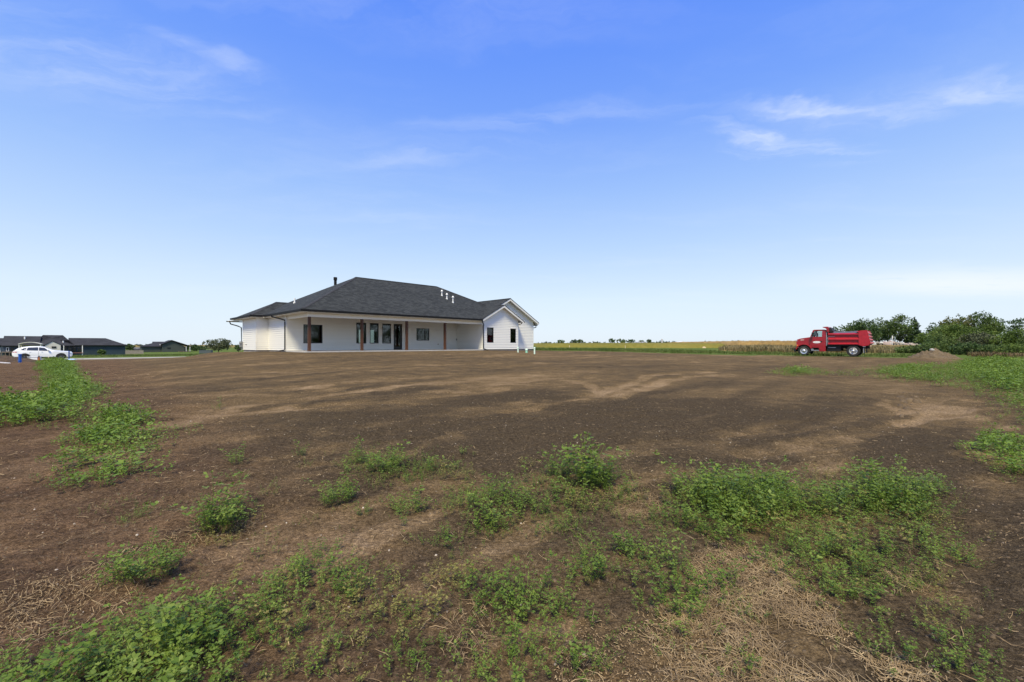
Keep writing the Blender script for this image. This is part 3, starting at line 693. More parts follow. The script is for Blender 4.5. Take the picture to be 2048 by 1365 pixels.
# ------------------------------------------------------------------ pipes and stakes near the house
MINT = mat('mint_plastic_pipe', (.30, .62, .46), .45, grain=.05); PALE = mat('pale_plastic_pipe', (.62, .78, .66), .45, grain=.05)
def riser(px, Y, h, r, m, label, capm=None):
    x, y = at(px, Y); z = gz(x, y)
    t = empty('sewer_riser', (x, y, z), 0, label, 'pipe')
    MB().tube([(0, 0, -.2), (0, 0, h - .1)], r, 14).build('pipe', m, t, smooth=True)
    MB().tube([(0, 0, h - .11), (0, 0, h - .02), (0, 0, h)], [r * 1.22, r * 1.22, r * 1.05], 14).build('cap', capm or m, t, smooth=True)
riser(1036, 33.3, .42, .055, PALE, 'pale mint pipe riser nearest the house gable corner')
riser(1053, 32.3, .30, .085, MINT, 'short thick green pipe riser between two thinner pale ones', PALE)
riser(1069, 30.6, .50, .055, PALE, 'tall pale mint pipe riser farthest from the gable wall')
WOOD = mat('raw_stake_wood', (.55, .45, .30), .8, grain=.15, gscale=20)
def stake(px, Y, h, w_, label, m=WOOD):
    x, y = at(px, Y); z = gz(x, y)
    o = MB().hull8([(-w_, -.012, -.2), (w_, -.012, -.2), (w_, .012, -.2), (-w_, .012, -.2)], [(-w_, -.012, h), (w_, -.012, h), (w_, .012, h), (-w_, .012, h)]).add([(-w_, -.012, h), (w_, -.012, h), (w_, .012, h), (-w_, .012, h), (0, 0, h + .05)], [(0, 1, 4), (1, 2, 4), (2, 3, 4), (3, 0, 4)]).build('survey_stake', m)
    o.location = (x, y, z); tag(o, label, 'stake')
stake(1250.5, 56, .62, .035, 'pale wooden stake standing in the green strip behind the lot')
stake(97, 42.5, .42, .05, 'short wooden stake on the weedy bank before the white car')
stake(1139, 72, .55, .05, 'pale stake in the grass under the far round trees')

# ------------------------------------------------------------------ wheels
TYRE = mat('tyre_rubber', (.018, .018, .018), .85, grain=.25, gscale=8, bump=.3)
CHROME = mat('polished_aluminium', (.72, .72, .72), .38, .85, grain=.08, gscale=6)
DARK = mat('dark_underbody', (.010, .010, .011), .7, grain=.2)
def wheel(parent, x, y, r, wdt, rim_r, side, m_rim, holes=10, dish=.05, name='wheel', hub=.11):
    t = empty(name, (x, y, r)); t.parent = parent
    h = wdt / 2
    MB().lathe_y([(rim_r, -h), (r * .93, -h), (r * .985, -h * .75), (r, -h * .55), (r, h * .55), (r * .985, h * .75), (r * .93, h), (rim_r, h), (rim_r, -h)], (0, 0, 0), 40).build('tyre', TYRE, t, smooth=True)
    s_ = side
    rm = MB().lathe_y([(rim_r * 1.02, s_ * h * .98), (rim_r * .93, s_ * h * .98), (rim_r * .86, s_ * (h - dish * .5)), (rim_r * .45, s_ * (h - dish)), (hub, s_ * (h - dish * .6)), (hub, s_ * (h + .06)), (hub * .6, s_ * (h + .09)), (.002, s_ * (h + .09))], (0, 0, 0), 36)
    rm.build('rim', m_rim, t, smooth=True)
    hm_ = MB()
    for k in range(holes):
        a = 2 * pi * k / holes; c = rim_r * .66; q = (c * cos(a), s_ * (h - dish * .72) + s_ * .004, c * sin(a)); rr = rim_r * .135
        hm_.tube([q, (q[0], q[1] + s_ * .012, q[2])], rr, 8)
    o = hm_.build('hand_holes', DARK, t); o['kind'] = 'stuff'
    return t

# ------------------------------------------------------------------ the red dump truck
fx, fy = at(1612, 44.0)
rx_, ry_ = at(1709.5, 41.2)
tz0, tz1 = gz(fx, fy), gz(rx_, ry_)
T = empty('dump_truck', (fx, fy, (tz0 + tz1) / 2 + .0), math.atan2(fy - ry_, fx - rx_), 'red single axle dump truck parked on the grass by the hedgerow', 'truck')
WB = math.hypot(fx - rx_, fy - ry_)
RED = mat('red_truck_paint', (.30, .007, .016), .32, spec=.5, grain=.10, gscale=3, coat=.25)
REDL = mat('red_bed_paint', (.36, .010, .021), .40, spec=.5, grain=.16, gscale=4, coat=.1)
def TP(name, mb, m, parent=None, bev=0.0, smooth=False): return mb.build(name, m, parent or T, smooth, bev)
def xz(poly, y0, y1): return MB().prism([(a, y0, b) for a, b in poly], (0, y1 - y0, 0))
fr = MB().box(-WB - 1.15, .55, .38, .48, .78, 1.0).box(-WB - 1.15, .55, -.48, -.38, .78, 1.0)
TP('frame_rail', MB().box(-WB - 1.1, .55, .38, .48, .76, 1.0), DARK); TP('frame_rail', MB().box(-WB - 1.1, .55, -.48, -.38, .76, 1.0), DARK)
for x in (-1.0, -2.4, -WB + .7, -WB - 1.0): TP('cross_member', MB().box(x - .06, x + .06, -.378, .378, .80, .96), DARK)
TP('front_axle', MB().tube([(0, -.9, .5), (0, .9, .5)], .07), DARK); TP('rear_axle', MB().tube([(-WB, -.9, .53), (-WB, .9, .53)], .10).tube([(-WB - .02, -.22, .53), (-WB - .02, .22, .53)], .24, 12), DARK)
TP('drive_shaft', MB().tube([(-1.4, 0, .72), (-WB + .2, 0, .56)], .06), DARK)
for sy in (.43, -.43):
    TP('leaf_spring', MB().tube([(-WB + .75, sy, .80), (-WB, sy, .62), (-WB - .75, sy, .80)], .06), DARK)
TP('engine_sump', MB().box(-1.5, .3, -.36, .36, .50, 1.1), DARK)
for s_ in (1, -1):
    wheel(T, 0, s_ * .93, .51, .28, .31, s_, CHROME, 10, .03)
    wheel(T, -WB, s_ * 1.0, .53, .27, .32, s_, CHROME, 10, .14, hub=.10); wheel(T, -WB, s_ * .68, .53, .27, .32, s_, DARK, 6, .05)
arch = [(.62 * cos(a), .52 + .62 * sin(a)) for a in np.linspace(R(28), R(158), 14)]
TP('hood', xz([(.68, .95), (.68, 1.52), (.62, 1.66), (.35, 1.76), (-.1, 1.84), (-.5, 1.90), (-.5, 1.02)] + [(a, b + .02) for a, b in arch[::-1]][0:], -.84, .84), RED, bev=.03)
for s_ in (1, -1):
    o_ = [(.72 * cos(a), .52 + .70 * sin(a)) for a in np.linspace(R(12), R(160), 16)]; i_ = [(.62 * cos(a), .52 + .62 * sin(a)) for a in np.linspace(R(12), R(160), 16)]
    TP('fender', xz(o_ + i_[::-1], s_ * .83, s_ * 1.10), RED)
    TP('fender_skirt', xz([(-.50, 1.0), (-.50, .80), (-.66, .80), (-.62, .95), (-.55, 1.10)], s_ * .80, s_ * 1.05), RED)
    TP('headlight', MB().tube([(.69, s_ * .66, 1.18), (.72, s_ * .66, 1.18)], .10, 16), mat('headlight_glass', (.8, .8, .8), .1))
    TP('marker_light', MB().box(.50, .62, s_ * 1.0, s_ * 1.06, 1.02, 1.12), mat('amber_lens', (.75, .22, .02), .3))
    TP('nose_badge', MB().box(.555, .63, s_ * .845, s_ * .862, 1.50, 1.56), CHROME)
    TP('hood_badge', MB().prism([(.32, s_ * .842, 1.58), (.02, s_ * .842, 1.60), (.0, s_ * .842, 1.635), (.30, s_ * .842, 1.645)], (0, s_ * .016, 0)), mat('pale_badge', (.82, .72, .66), .4))
TP('grille', MB().box(.681, .70, -.55, .55, 1.0, 1.5), DARK)
g_ = empty('grille_surround', (0, 0, 0)); g_.parent = T
for z in np.linspace(1.05, 1.45, 6): MB().box(.702, .72, -.54, .54, z - .015, z + .015).build('grille_bar', CHROME, g_)
TP('bumper', MB().box(.70, .86, -1.08, 1.08, .42, .78), DARK, bev=.02)
cabp = [(-.51, .83), (-.51, 1.92), (-1.80, 1.92), (-1.80, .46), (-1.28, .46), (-1.22, .82)]
B1_ = -WB - .42
cab = TP('cab', xz(cabp, -.97, .97), RED, bev=.02)
CG = glassmat('cab_glass', (.80, .86, .85), .9)
for s_ in (1, -1):
    TP('pillar', MB().prism([(-.52, s_ * .97, 1.90), (-.62, s_ * .97, 1.90), (-.86, s_ * .93, 2.56), (-.74, s_ * .93, 2.56)], (0, -s_ * .08, 0)), RED, cab)
    TP('pillar', MB().prism([(-1.50, s_ * .97, 1.90), (-1.80, s_ * .97, 1.90), (-1.80, s_ * .93, 2.56), (-1.52, s_ * .93, 2.56)], (0, -s_ * .08, 0)), RED, cab)
    d_ = TP('door', xz([(-.66, 1.0), (-.62, 1.88), (-1.60, 1.90), (-1.60, .62), (-1.30, .62), (-1.22, 1.0)], s_ * .972, s_ * .988), RED)
    TP('door_handle', MB().box(-1.52, -1.38, s_ * .99, s_ * 1.02, 1.40, 1.50), DARK, d_)
    TP('window_frame', MB().prism([(-.64, s_ * .962, 1.885), (-1.56, s_ * .962, 1.885), (-1.56, s_ * .962, 1.925), (-.655, s_ * .962, 1.925)], (0, s_ * .03, 0)), RED, d_)
    TP('window', MB().prism([(-.65, s_ * .93, 1.93), (-1.50, s_ * .93, 1.93), (-1.52, s_ * .90, 2.50), (-.86, s_ * .90, 2.50)], (0, -s_ * .008, 0)), CG, d_)
    TP('mirror', MB().box(-.84, -.70, s_ * 1.16, s_ * 1.30, 1.98, 2.36).tube([(-.75, s_ * .96, 2.40), (-.77, s_ * 1.2, 2.38)], .012).tube([(-.72, s_ * .97, 1.96), (-.77, s_ * 1.2, 1.98)], .012), DARK)
    sign = TP('door_sign', MB().prism([(-1.08 + .33 * cos(a), s_ * .989, 1.385 + .105 * sin(a)) for a in np.linspace(0, 2 * pi, 28)[:-1]], (0, s_ * .006, 0)), mat('white_sign', (.82, .80, .80), .4, grain=.02), d_)
    ink = MB(); xx = -.88
    for k, wv in enumerate((.05, .035, .045, .03, .05, .04, .03, .045)):
        ink.box(xx - wv, xx, s_ * .9952, s_ * .9972, 1.37, 1.40 + .012 * (k % 3)); xx -= wv + .012
    ink.build('faded_lettering', mat('faded_ink', (.30, .30, .34), .6), d_)['kind'] = 'stuff'
    TP('step', MB().box(-1.26, -.72, s_ * .72, s_ * .98, .52, .60).tube([(-.70, s_ * .86, .62), (-.70, s_ * .98, .62)], .12, 10), mat('step_metal', (.35, .36, .38), .4, .7))
    TP('fuel_tank', MB().tube([(-1.95, s_ * .70, .72), (-2.75, s_ * .70, .72)], .26, 18), DARK, smooth=True)
    TP('tank_strap', MB().box(-2.62, -2.02, s_ * .96, s_ * .985, .83, .875), mat('strap_metal', (.45, .46, .50), .35, .6))
    TP('mud_flap', MB().box(-WB - .84, -WB - .82, s_ * .60, s_ * 1.14, .30, .98), DARK)
    TP('mud_flap_bracket', MB().box(-WB - .80, -WB - .74, s_ * 1.04, s_ * 1.12, .36, .82), mat('bracket_metal', (.40, .41, .42), .4, .6))
TP('subframe', MB().box(B1_ - .3, -1.9, -.98, .98, 1.0, 1.155), DARK)
for s_ in (1, -1): TP('toolbox', MB().box(-3.0, -1.92, s_ * .50, s_ * .94, .50, .998), DARK, bev=.02)
TP('cab_roof', xz([(-.70, 2.54), (-.76, 2.60), (-.95, 2.645), (-1.70, 2.645), (-1.81, 2.60), (-1.81, 2.54)], -.94, .94), RED, cab, bev=.02)
TP('windshield', MB().prism([(-.55, -.86, 1.93), (-.55, .86, 1.93), (-.78, .84, 2.54), (-.78, -.84, 2.54)], (-.01, 0, 0)), CG, cab)
TP('rear_wall', MB().box(-1.80, -1.76, -.89, -.45, 1.92, 2.54).box(-1.80, -1.76, .45, .89, 1.92, 2.54).box(-1.80, -1.76, -.45, .45, 2.40, 2.54), RED, cab)
TP('seat', MB().box(-1.70, -1.25, .22, .72, 1.50, 1.93).box(-1.74, -1.62, .22, .72, 1.93, 2.22), DARK, cab); TP('seat', MB().box(-1.70, -1.25, -.72, -.22, 1.50, 1.93).box(-1.74, -1.62, -.72, -.22, 1.93, 2.22), DARK, cab)
TP('steering_wheel', MB().tube([(-.98 + .06 * sin(a), .45 + .2 * cos(a), 1.98 + .17 * sin(a)) for a in np.linspace(0, 2 * pi, 20)], .015), DARK, cab)
for y in (-.6, -.2, .2, .6): TP('roof_marker', MB().box(-.86, -.78, y - .05, y + .05, 2.62, 2.66), mat('amber_marker', (.75, .25, .03), .3), cab)
TP('exhaust_stack', MB().tube([(-1.86, .86, 1.0), (-1.86, .86, 2.34)], .055, 12), CHROME, smooth=True)
B0, B1 = -2.02, -WB - .42
bed = TP('bed', MB().box(B1, B0, -1.04, 1.04, 1.16, 1.24).box(B0 - .05, B0, -1.04, 1.04, 1.24, 2.42).box(B1, B0 - .051, 1.02, 1.06, 1.24, 2.24).box(B1, B0 - .051, -1.06, -1.02, 1.24, 2.24), REDL)
for s_ in (1, -1):
    for (z0, z1, dz) in ((1.13, 1.33, .06), (1.55, 1.83, .09), (2.07, 2.26, .05)):
        TP('side_rib', MB().prism([(B1, s_ * 1.061, z0), (B1, s_ * 1.215, z0 + dz * .4), (B1, s_ * 1.215, z1 - dz * 1.5), (B1, s_ * 1.061, z1)], (B0 - B1, 0, 0)), REDL, bed)
    TP('corner_bolster', xz([(B1 + .02, 1.10), (B1 + .02, 2.30), (B1 + .25, 2.36), (B1 - .15, 2.47), (B1 - .62, 2.49), (B1 - .86, 1.22), (B1 - .70, 1.06), (B1 - .35, .96)], s_ * 1.0, s_ * 1.23), REDL, bed, bev=.015)
    TP('bed_decal', MB().box(B0 - .55, B0 - .03, s_ * 1.062, s_ * 1.066, 1.915, 1.94), mat('pale_stripe', (.75, .62, .60), .5), bed)
tg = TP('tailgate', MB().prism([(B1 - .60, -1.0, 2.40), (B1 - .60, 1.0, 2.40), (B1 - .84, 1.0, 1.16), (B1 - .84, -1.0, 1.16)], (.06, 0, 0)), REDL)
for k in range(4):
    z = 2.30 - .30 * k; x = B1 - .62 - .058 * k
    TP('tailgate_rib', MB().prism([(x, -1.2, z), (x - .13, -1.2, z - .08), (x - .14, -1.2, z - .15), (x - .03, -1.2, z - .17)], (0, 2.4, 0)), mat('painted_sunlit_red', (.50, .12, .12), .5), tg)  # paler red: sunlight on the ribs painted into their colour
TP('tail_light', MB().box(B1 - .90, B1 - .84, .95, 1.15, .98, 1.08), mat('pale_lens', (.75, .5, .4), .3)); TP('hinge_plate', MB().box(B1 - .50, B1 - .30, 1.05, 1.235, .93, .955), CHROME)
TP('cab_shield', xz([(-1.56, 2.90), (-1.58, 2.84), (-1.80, 2.76), (-1.88, 2.66), (-1.90, 2.40), (-2.10, 2.40), (-2.08, 2.80), (-1.98, 2.92)], -1.08, 1.08), RED, bev=.01)
TP('tarp_roller', MB().prism([(-2.11, -1.0, 2.40), (-2.11, -1.0, 2.84), (-2.20, -1.0, 2.80), (-2.42, -1.0, 2.42)], (0, 2.0, 0)), DARK)
tp = MB(); n_ = 12
for i in range(n_):
    x0 = B0 - .15 - (i / n_) * (B0 - B1 - .3); x1 = B0 - .15 - ((i + 1) / n_) * (B0 - B1 - .3)
    za_, zb_ = (2.44 - .05 * sin(pi * i / n_) + .02 * (i % 2)), (2.44 - .05 * sin(pi * (i + 1) / n_) + .02 * ((i + 1) % 2))
    for (y0, y1, e0, e1) in ((-1.08, -.6, -.22, -.02), (-.6, 0, -.02, .03), (0, .6, .03, -.02), (.6, 1.08, -.02, -.22)):
        tp.add([(x0, y0, za_ + e0), (x0, y1, za_ + e1), (x1, y1, zb_ + e1), (x1, y0, zb_ + e0)], [(0, 1, 2, 3)])
TP('tarp', tp, mat('grey_tarp', (.085, .085, .095), .6, grain=.12, gscale=3), smooth=True)

# ------------------------------------------------------------------ the white car on the road
x0c, y0c = at(123, 50.4); CZ = float(ROAD_Z)
C = empty('suv', (x0c, y0c, ROAD_Z + .05), R(45), 'white family SUV parked on the road before the dark houses', 'car')
C.scale = (.945, .945, .945)
WHITE = mat('white_car_paint', (.80, .80, .81), .25, grain=.02, coat=.4)
st = [ # x, z bottom, z belt, z top, half width low, half width belt, half width top
 (.97, .50, .70, .80, .66, .70, .60), (.88, .34, .84, .94, .84, .84, .70), (.55, .26, .95, 1.02, .95, .93, .78), (0, .26, 1.02, 1.08, .985, .96, .80), (-.55, .26, 1.06, 1.13, .985, .96, .82),
 (-.80, .26, 1.08, 1.22, .985, .955, .80), (-1.35, .26, 1.10, 1.58, .985, .95, .66), (-1.9, .26, 1.12, 1.67, .985, .95, .64), (-2.6, .26, 1.14, 1.66, .985, .95, .63), (-3.1, .26, 1.17, 1.58, .98, .94, .60),
 (-3.55, .28, 1.18, 1.42, .96, .91, .58), (-3.78, .34, 1.16, 1.22, .93, .88, .66), (-3.95, .48, 1.02, 1.06, .84, .82, .66), (-4.0, .60, .86, .90, .72, .72, .60)]
V_ = []; n_ = 12
for (x, zb, zm, zt, wl, wm, wt) in st:
    ring = [(0, zb), (wl * .8, zb), (wl, zb + .12), (wl * 1.0, (zb + zm) / 2), (wm, zm), (wt + (wm - wt) * .10, zt - .05), (wt * .8, zt), (0, zt + .02)]
    full = ring + [(-a, b) for a, b in ring[-2:0:-1]]
    V_ += [(x, a, b) for a, b in full]
k = len(V_) // len(st); fs = [(i * k + j, i * k + (j + 1) % k, (i + 1) * k + (j + 1) % k, (i + 1) * k + j) for i in range(len(st) - 1) for j in range(k)] + [tuple(range(k)), tuple(range(len(V_) - k, len(V_)))]
MB().add(V_, fs).build('body', WHITE, C, smooth=True)
CGL = mat('tinted_car_glass', (.035, .04, .05), .05, spec=.8, grain=0)
for s_ in (1, -1):
    def gp(x, k_):  # a point on the side glass plane: k_ 0 belt .. 1 roof
        xs_ = [a[0] for a in st][::-1]; zb_ = np.interp(x, xs_, [a[2] for a in st][::-1]); zt_ = np.interp(x, xs_, [a[3] - .05 for a in st][::-1])
        wb_ = np.interp(x, xs_, [a[5] for a in st][::-1]); wt_ = np.interp(x, xs_, [a[6] + (a[5] - a[6]) * .10 for a in st][::-1])
        return (x, s_ * (wb_ + (wt_ - wb_) * k_ + .012), zb_ + (zt_ - zb_) * k_)
    for pts in ([(-1.02, .05), (-1.40, .84), (-1.85, .86), (-1.85, .06)], [(-1.92, .06), (-1.92, .86), (-2.75, .86), (-2.85, .06)], [(-2.92, .07), (-2.82, .84), (-3.10, .72), (-3.36, .10)]):
        MB().prism([gp(*q) for q in pts], (0, s_ * .008, 0)).build('side_window', CGL, C)
    MB().box(-1.16, -.98, s_ * .96, s_ * 1.14, 1.12, 1.26).build('wing_mirror', WHITE, C, bevel=.03)
    MB().prism([(.80, s_ * .90, .84), (.60, s_ * .955, .88), (.60, s_ * .955, .96), (.82, s_ * .88, .90)], (0, s_ * .012, 0)).build('headlight', mat('car_headlight', (.60, .58, .50), .2), C)
    MB().prism([(-3.62, s_ * .93, 1.02), (-3.95, s_ * .84, 1.0), (-3.95, s_ * .84, .94), (-3.60, s_ * .94, .93)], (0, s_ * .014, 0)).build('tail_light', mat('red_lens', (.55, .04, .05), .25), C)
    for xw in (0, -2.98):
        MB().prism([(xw + .46 * cos(a), s_ * .972, .37 + .46 * sin(a)) for a in np.linspace(R(-12), R(192), 18)], (0, s_ * .022, 0)).build('wheel_arch', DARK, C)
        wheel(C, xw, s_ * .90, .37, .25, .25, s_, mat('alloy_rim', (.12, .12, .13), .35, .6), 5, .03, hub=.06)
    MB().box(-2.5, -.48, s_ * .95, s_ * .997, .24, .38).build('sill', DARK, C)
    MB().box(-1.885, -1.875, s_ * .984, s_ * .9875, .42, 1.09).build('door_gap', DARK, C)
    for xd in (-1.55, -2.5): MB().box(xd - .12, xd, s_ * .97, s_ * .995, .98, 1.01).build('door_handle', WHITE, C)
MB().prism([(-.84, -.70, 1.20), (-.84, .70, 1.20), (-1.34, .60, 1.57), (-1.34, -.60, 1.57)], (-.0, 0, .035)).build('windscreen', CGL, C)

# ------------------------------------------------------------------ neighbouring houses beyond the road
def gable_roof_block(parent, s0, s1, t0, t1, ze, pitch, hip0, hip1, m, ov=.4, name='roof'):
    s0, s1, t0, t1 = s0 - ov, s1 + ov, t0 - ov, t1 + ov; w_ = (t1 - t0) / 2; zr = ze + pitch * w_; tm = (t0 + t1) / 2
    a = s0 + (w_ if hip0 else 0); b = s1 - (w_ if hip1 else 0)
    P = [[(s0, t0, ze), (s1, t0, ze), (b, tm, zr), (a, tm, zr)], [(s1, t1, ze), (s0, t1, ze), (a, tm, zr), (b, tm, zr)]]
    if hip0: P.append([(s0, t1, ze), (s0, t0, ze), (a, tm, zr)])
    if hip1: P.append([(s1, t0, ze), (s1, t1, ze), (b, tm, zr)])
    r_ = roofslab(name, P, m, parent, th=.12)
    MB().box(s0, s1, t0 - .04, t0 - .002, ze - .22, ze - .01).build('gutter', BLACK, r_)
    return r_
def onT(px, tw):
    r_ = (px - CX) / F; return (1 + r_) / (1 - r_) * tw, tw * 2 ** .5 / (1 - r_)
def zpix(py, Z): return EYE + (HY - py) * Z / F
NROOF = mat('dark_slate_shingles', (.024, .024, .028), .9, grain=.35, gscale=5)
NAVY = mat('navy_siding', (.020, .040, .055), .7, grain=.12, gscale=1.5); NAVY2 = mat('slate_blue_siding', (.045, .065, .095), .7, grain=.12, gscale=1.5)
CREAM = mat('cream_siding', (.62, .59, .52), .7, grain=.05); GREEN = mat('grey_green_siding', (.055, .065, .055), .7, grain=.12, gscale=1.5)
GLZ = mat('far_window_glass', (.02, .025, .03), .05, spec=.8, grain=0)
t1 = 164.0
N = empty('neighbour_house', (0, 0, 0), R(45), 'long navy house with dark hipped roofs and a cream gable', 'house')
def L(px): return onT(px, t1)[0]
def Zt(px, py): return zpix(py, onT(px, t1)[1])
zgN = -1.5
zE = Zt(150, 691.5)
def blk(parent, name, a, b, ta, tb, z0, z1, m): return MB().box(a, b, ta, tb, z0, z1).build(name, m, parent)
wl_ = blk(N, 'wall', L(2), L(62), t1, t1 + 9, zgN, zE, NAVY2); wm_ = blk(N, 'wall', L(62) + .01, L(142), t1 + .5, t1 + 12, zgN, zE, NAVY); wr_ = blk(N, 'wall', L(142) + .01, L(251), t1 + 1, t1 + 9, zgN, zE + .1, NAVY)
gable_roof_block(N, L(8), L(75), t1, t1 + 9, zE, (Zt(40, 672) - zE) / 4.9, False, False, NROOF)
gable_roof_block(N, L(58), L(146), t1 + .5, t1 + 12, zE + .02, (Zt(100, 670) - zE) / 6.15, True, True, NROOF)
gable_roof_block(N, L(140), L(251), t1 + 1, t1 + 9, zE + .1, (Zt(190, 677) - zE) / 4.4, False, True, NROOF)
gw_ = MB().prism([(L(91), t1 - 2.2, zgN), (L(122), t1 - 2.2, zgN), (L(122), t1 - 2.2, Zt(122, 690)), (L(106), t1 - 2.2, Zt(106, 683.5)), (L(91), t1 - 2.2, Zt(91, 691))], (0, 2.8, 0)).build('gable_wall', CREAM, N)
for (xa, xb, ya, yb) in ((L(89.5), L(106), 691.8, 683.2), (L(106), L(123.5), 683.2, 690.6)):
    za, zb_ = zpix(ya, onT(106, t1)[1]), zpix(yb, onT(106, t1)[1])
    MB().prism([(xa, t1 - 2.3, za), (xb, t1 - 2.3, zb_), (xb, t1 - 2.3, zb_ + .14), (xa, t1 - 2.3, za + .14)], (0, 8, 0)).build('gable_roof', NROOF, N)
def nwin(parent, a, b, z0, z1, t_, m=BFRAME):
    f_ = MB().box(a, b, t_ - .06, t_ + .02, z0, z1).build('window', m, parent); MB().box(a + .1, b - .1, t_ - .075, t_ - .061, z0 + .1, z1 - .1).build('pane', GLZ, f_)
nwin(N, L(104.5), L(113.5), Zt(109, 697), Zt(109, 693.2), t1 - 2.2)
nwin(N, L(12), L(18), Zt(15, 703), Zt(15, 695.5), t1, TRIM); nwin(N, L(21), L(28), Zt(24, 704), Zt(24, 695.8), t1)
for a, b in ((127, 134), (136, 143), (145, 152), (154, 164)): nwin(N, L(a), L(b), Zt(a, 705), Zt(a, 693.8), t1 + (.5 if a < 140 else 1))
MB().box(L(4), L(30), t1 - 3, t1 - .08, -.42, -.25).build('deck', mat('deck_boards', (.22, .17, .13), .8), N)
for px in (6, 14, 22, 29): MB().box(L(px) - .08, L(px) + .08, t1 - 2.95, t1 - 2.8, zgN, -.43).build('deck_post', mat('deck_post_wood', (.18, .14, .11), .8), N)
for px in (128, 165): MB().box(L(px) - .08, L(px) + .08, t1 - 2.0, t1 - 1.85, zgN, zE).build('porch_post', TRIM, N)
MB().box(L(127), L(167), t1 - 2.2, t1 - .1, -.75, -.6).build('porch_deck', mat('reddish_deck', (.22, .10, .07), .8), N)
va = Zt(47, 675); MB().tube([(L(47), t1 + 3, va - 1.0), (L(47), t1 + 3, va + .2)], [.16, .14]).tube([(L(47), t1 + 3, va - .9), (L(47), t1 + 3, va - .6)], [.34, .16]).build('roof_vent', WPIPE, N)
MB().tube([(L(126), t1 + 1.5, Zt(126, 686)), (L(126), t1 + 1.5, Zt(126, 682))], .13).build('roof_vent', WPIPE, N)
# arched canopy before the house
AC = empty('arched_canopy', (0, 0, 0), R(45), 'cream arched canopy on posts before the long navy house', 'canopy')
tc_ = t1 - 9
def Lc(px): return onT(px, tc_)[0]
ap = [(Lc(36) + (Lc(83) - Lc(36)) * k_, zpix(687.8, onT(60, tc_)[1]) + .42 * sin(pi * k_)) for k_ in np.linspace(0, 1, 15)]
MB().prism([(a, tc_, b) for a, b in ap] + [(a, tc_, b - .16) for a, b in ap[::-1]], (0, 5, 0)).build('canopy_roof', CREAM, AC)
for a in (ap[0][0] + .15, ap[-1][0] - .15):
    for t_ in (tc_ + .2, tc_ + 4.8): MB().box(a - .1, a + .1, t_ - .1, t_ + .1, -1.5, ap[0][1] - .05).build('canopy_post', CREAM, AC)
MB().box(ap[0][0] + .3, ap[-1][0] - .3, tc_ + 4.5, tc_ + 4.6, -1.3, ap[0][1] - .3).build('back_panel', mat('tan_panel', (.38, .34, .27), .8), AC)

# another house just cut by the frame
N3 = empty('grey_house', (0, 0, 0), R(45), 'slate grey house at the very edge behind the navy house', 'house')
t3 = 176.0
def L3(px): return onT(px, t3)[0]
blk(N3, 'wall', L3(-70), L3(4), t3, t3 + 9, -1.6, zpix(691, 110), NAVY2); gable_roof_block(N3, L3(-70), L3(4), t3, t3 + 9, zpix(691, 110), .40, True, False, NROOF)
nwin(N3, L3(-6), L3(1), -.6, .8, t3, TRIM)

t2 = 222.0
N2 = empty('green_house', (0, 0, 0), R(45), 'grey green house with a wide gable and dark roof beyond the road', 'house')
def L2(px): return onT(px, t2)[0]
def Z2(px, py): return zpix(py, onT(px, t2)[1])
zE2 = Z2(310, 693.2)
blk(N2, 'wall', L2(284), L2(332), t2 + 1.5, t2 + 9, -2, zE2, GREEN)
gable_roof_block(N2, L2(284), L2(334), t2 + 1.5, t2 + 9, zE2, (Z2(310, 686.3) - zE2) / 4.1, True, False, NROOF)
gable_roof_block(N2, L2(312), L2(345), t2 + 3, t2 + 14, zE2, (Z2(325, 683.5) - zE2) / 5.9, False, False, NROOF)
MB().prism([(L2(325), t2, -2), (L2(369), t2, -2), (L2(369), t2, zE2), (L2(343.5), t2, Z2(343, 682.2)), (L2(325), t2, zE2 + .7)], (0, 11, 0)).build('gable_wall', GREEN, N2)
for (xa, za, xb, zb_) in ((L2(322), zE2 + .65, L2(343.5), Z2(343, 681.7)), (L2(343.5), Z2(343, 681.7), L2(383), Z2(383, 694))):
    MB().prism([(xa, t2 - .5, za), (xb, t2 - .5, zb_), (xb, t2 - .5, zb_ + .25), (xa, t2 - .5, za + .25)], (0, 12, 0)).build('gable_roof', NROOF, N2)
nwin(N2, L2(334.5), L2(341.5), Z2(338, 698.5), Z2(338, 695.2), t2); nwin(N2, L2(372.5), L2(376), Z2(374, 704), Z2(374, 696), t2 + 2)
blk(N2, 'wall', L2(369) + .02, L2(377), t2 + 2, t2 + 10, -2, zE2 - .2, GREEN)
MB().box(L2(356), L2(381), t2 - .6, t2 + 1.9, Z2(370, 703.6), Z2(370, 703.0)).build('deck', mat('deck_boards_two', (.22, .17, .13), .8), N2)
for px in (357, 367, 373, 379.5): MB().box(L2(px) - .09, L2(px) + .09, t2 - .5, t2 - .3, -2.3, Z2(px, 703.5)).build('deck_post', WOOD, N2)
for px in (372, 379.5): MB().box(L2(px) - .09, L2(px) + .09, t2 - .5, t2 - .3, Z2(px, 703), Z2(px, 693.7)).build('porch_post', TRIM, N2)
for px in (322, 325.5): MB().tube([(L2(px), t2 + 2.6, Z2(px, 692)), (L2(px), t2 + 2.6, Z2(px, 688.5))], .16).build('roof_vent', WPIPE, N2)
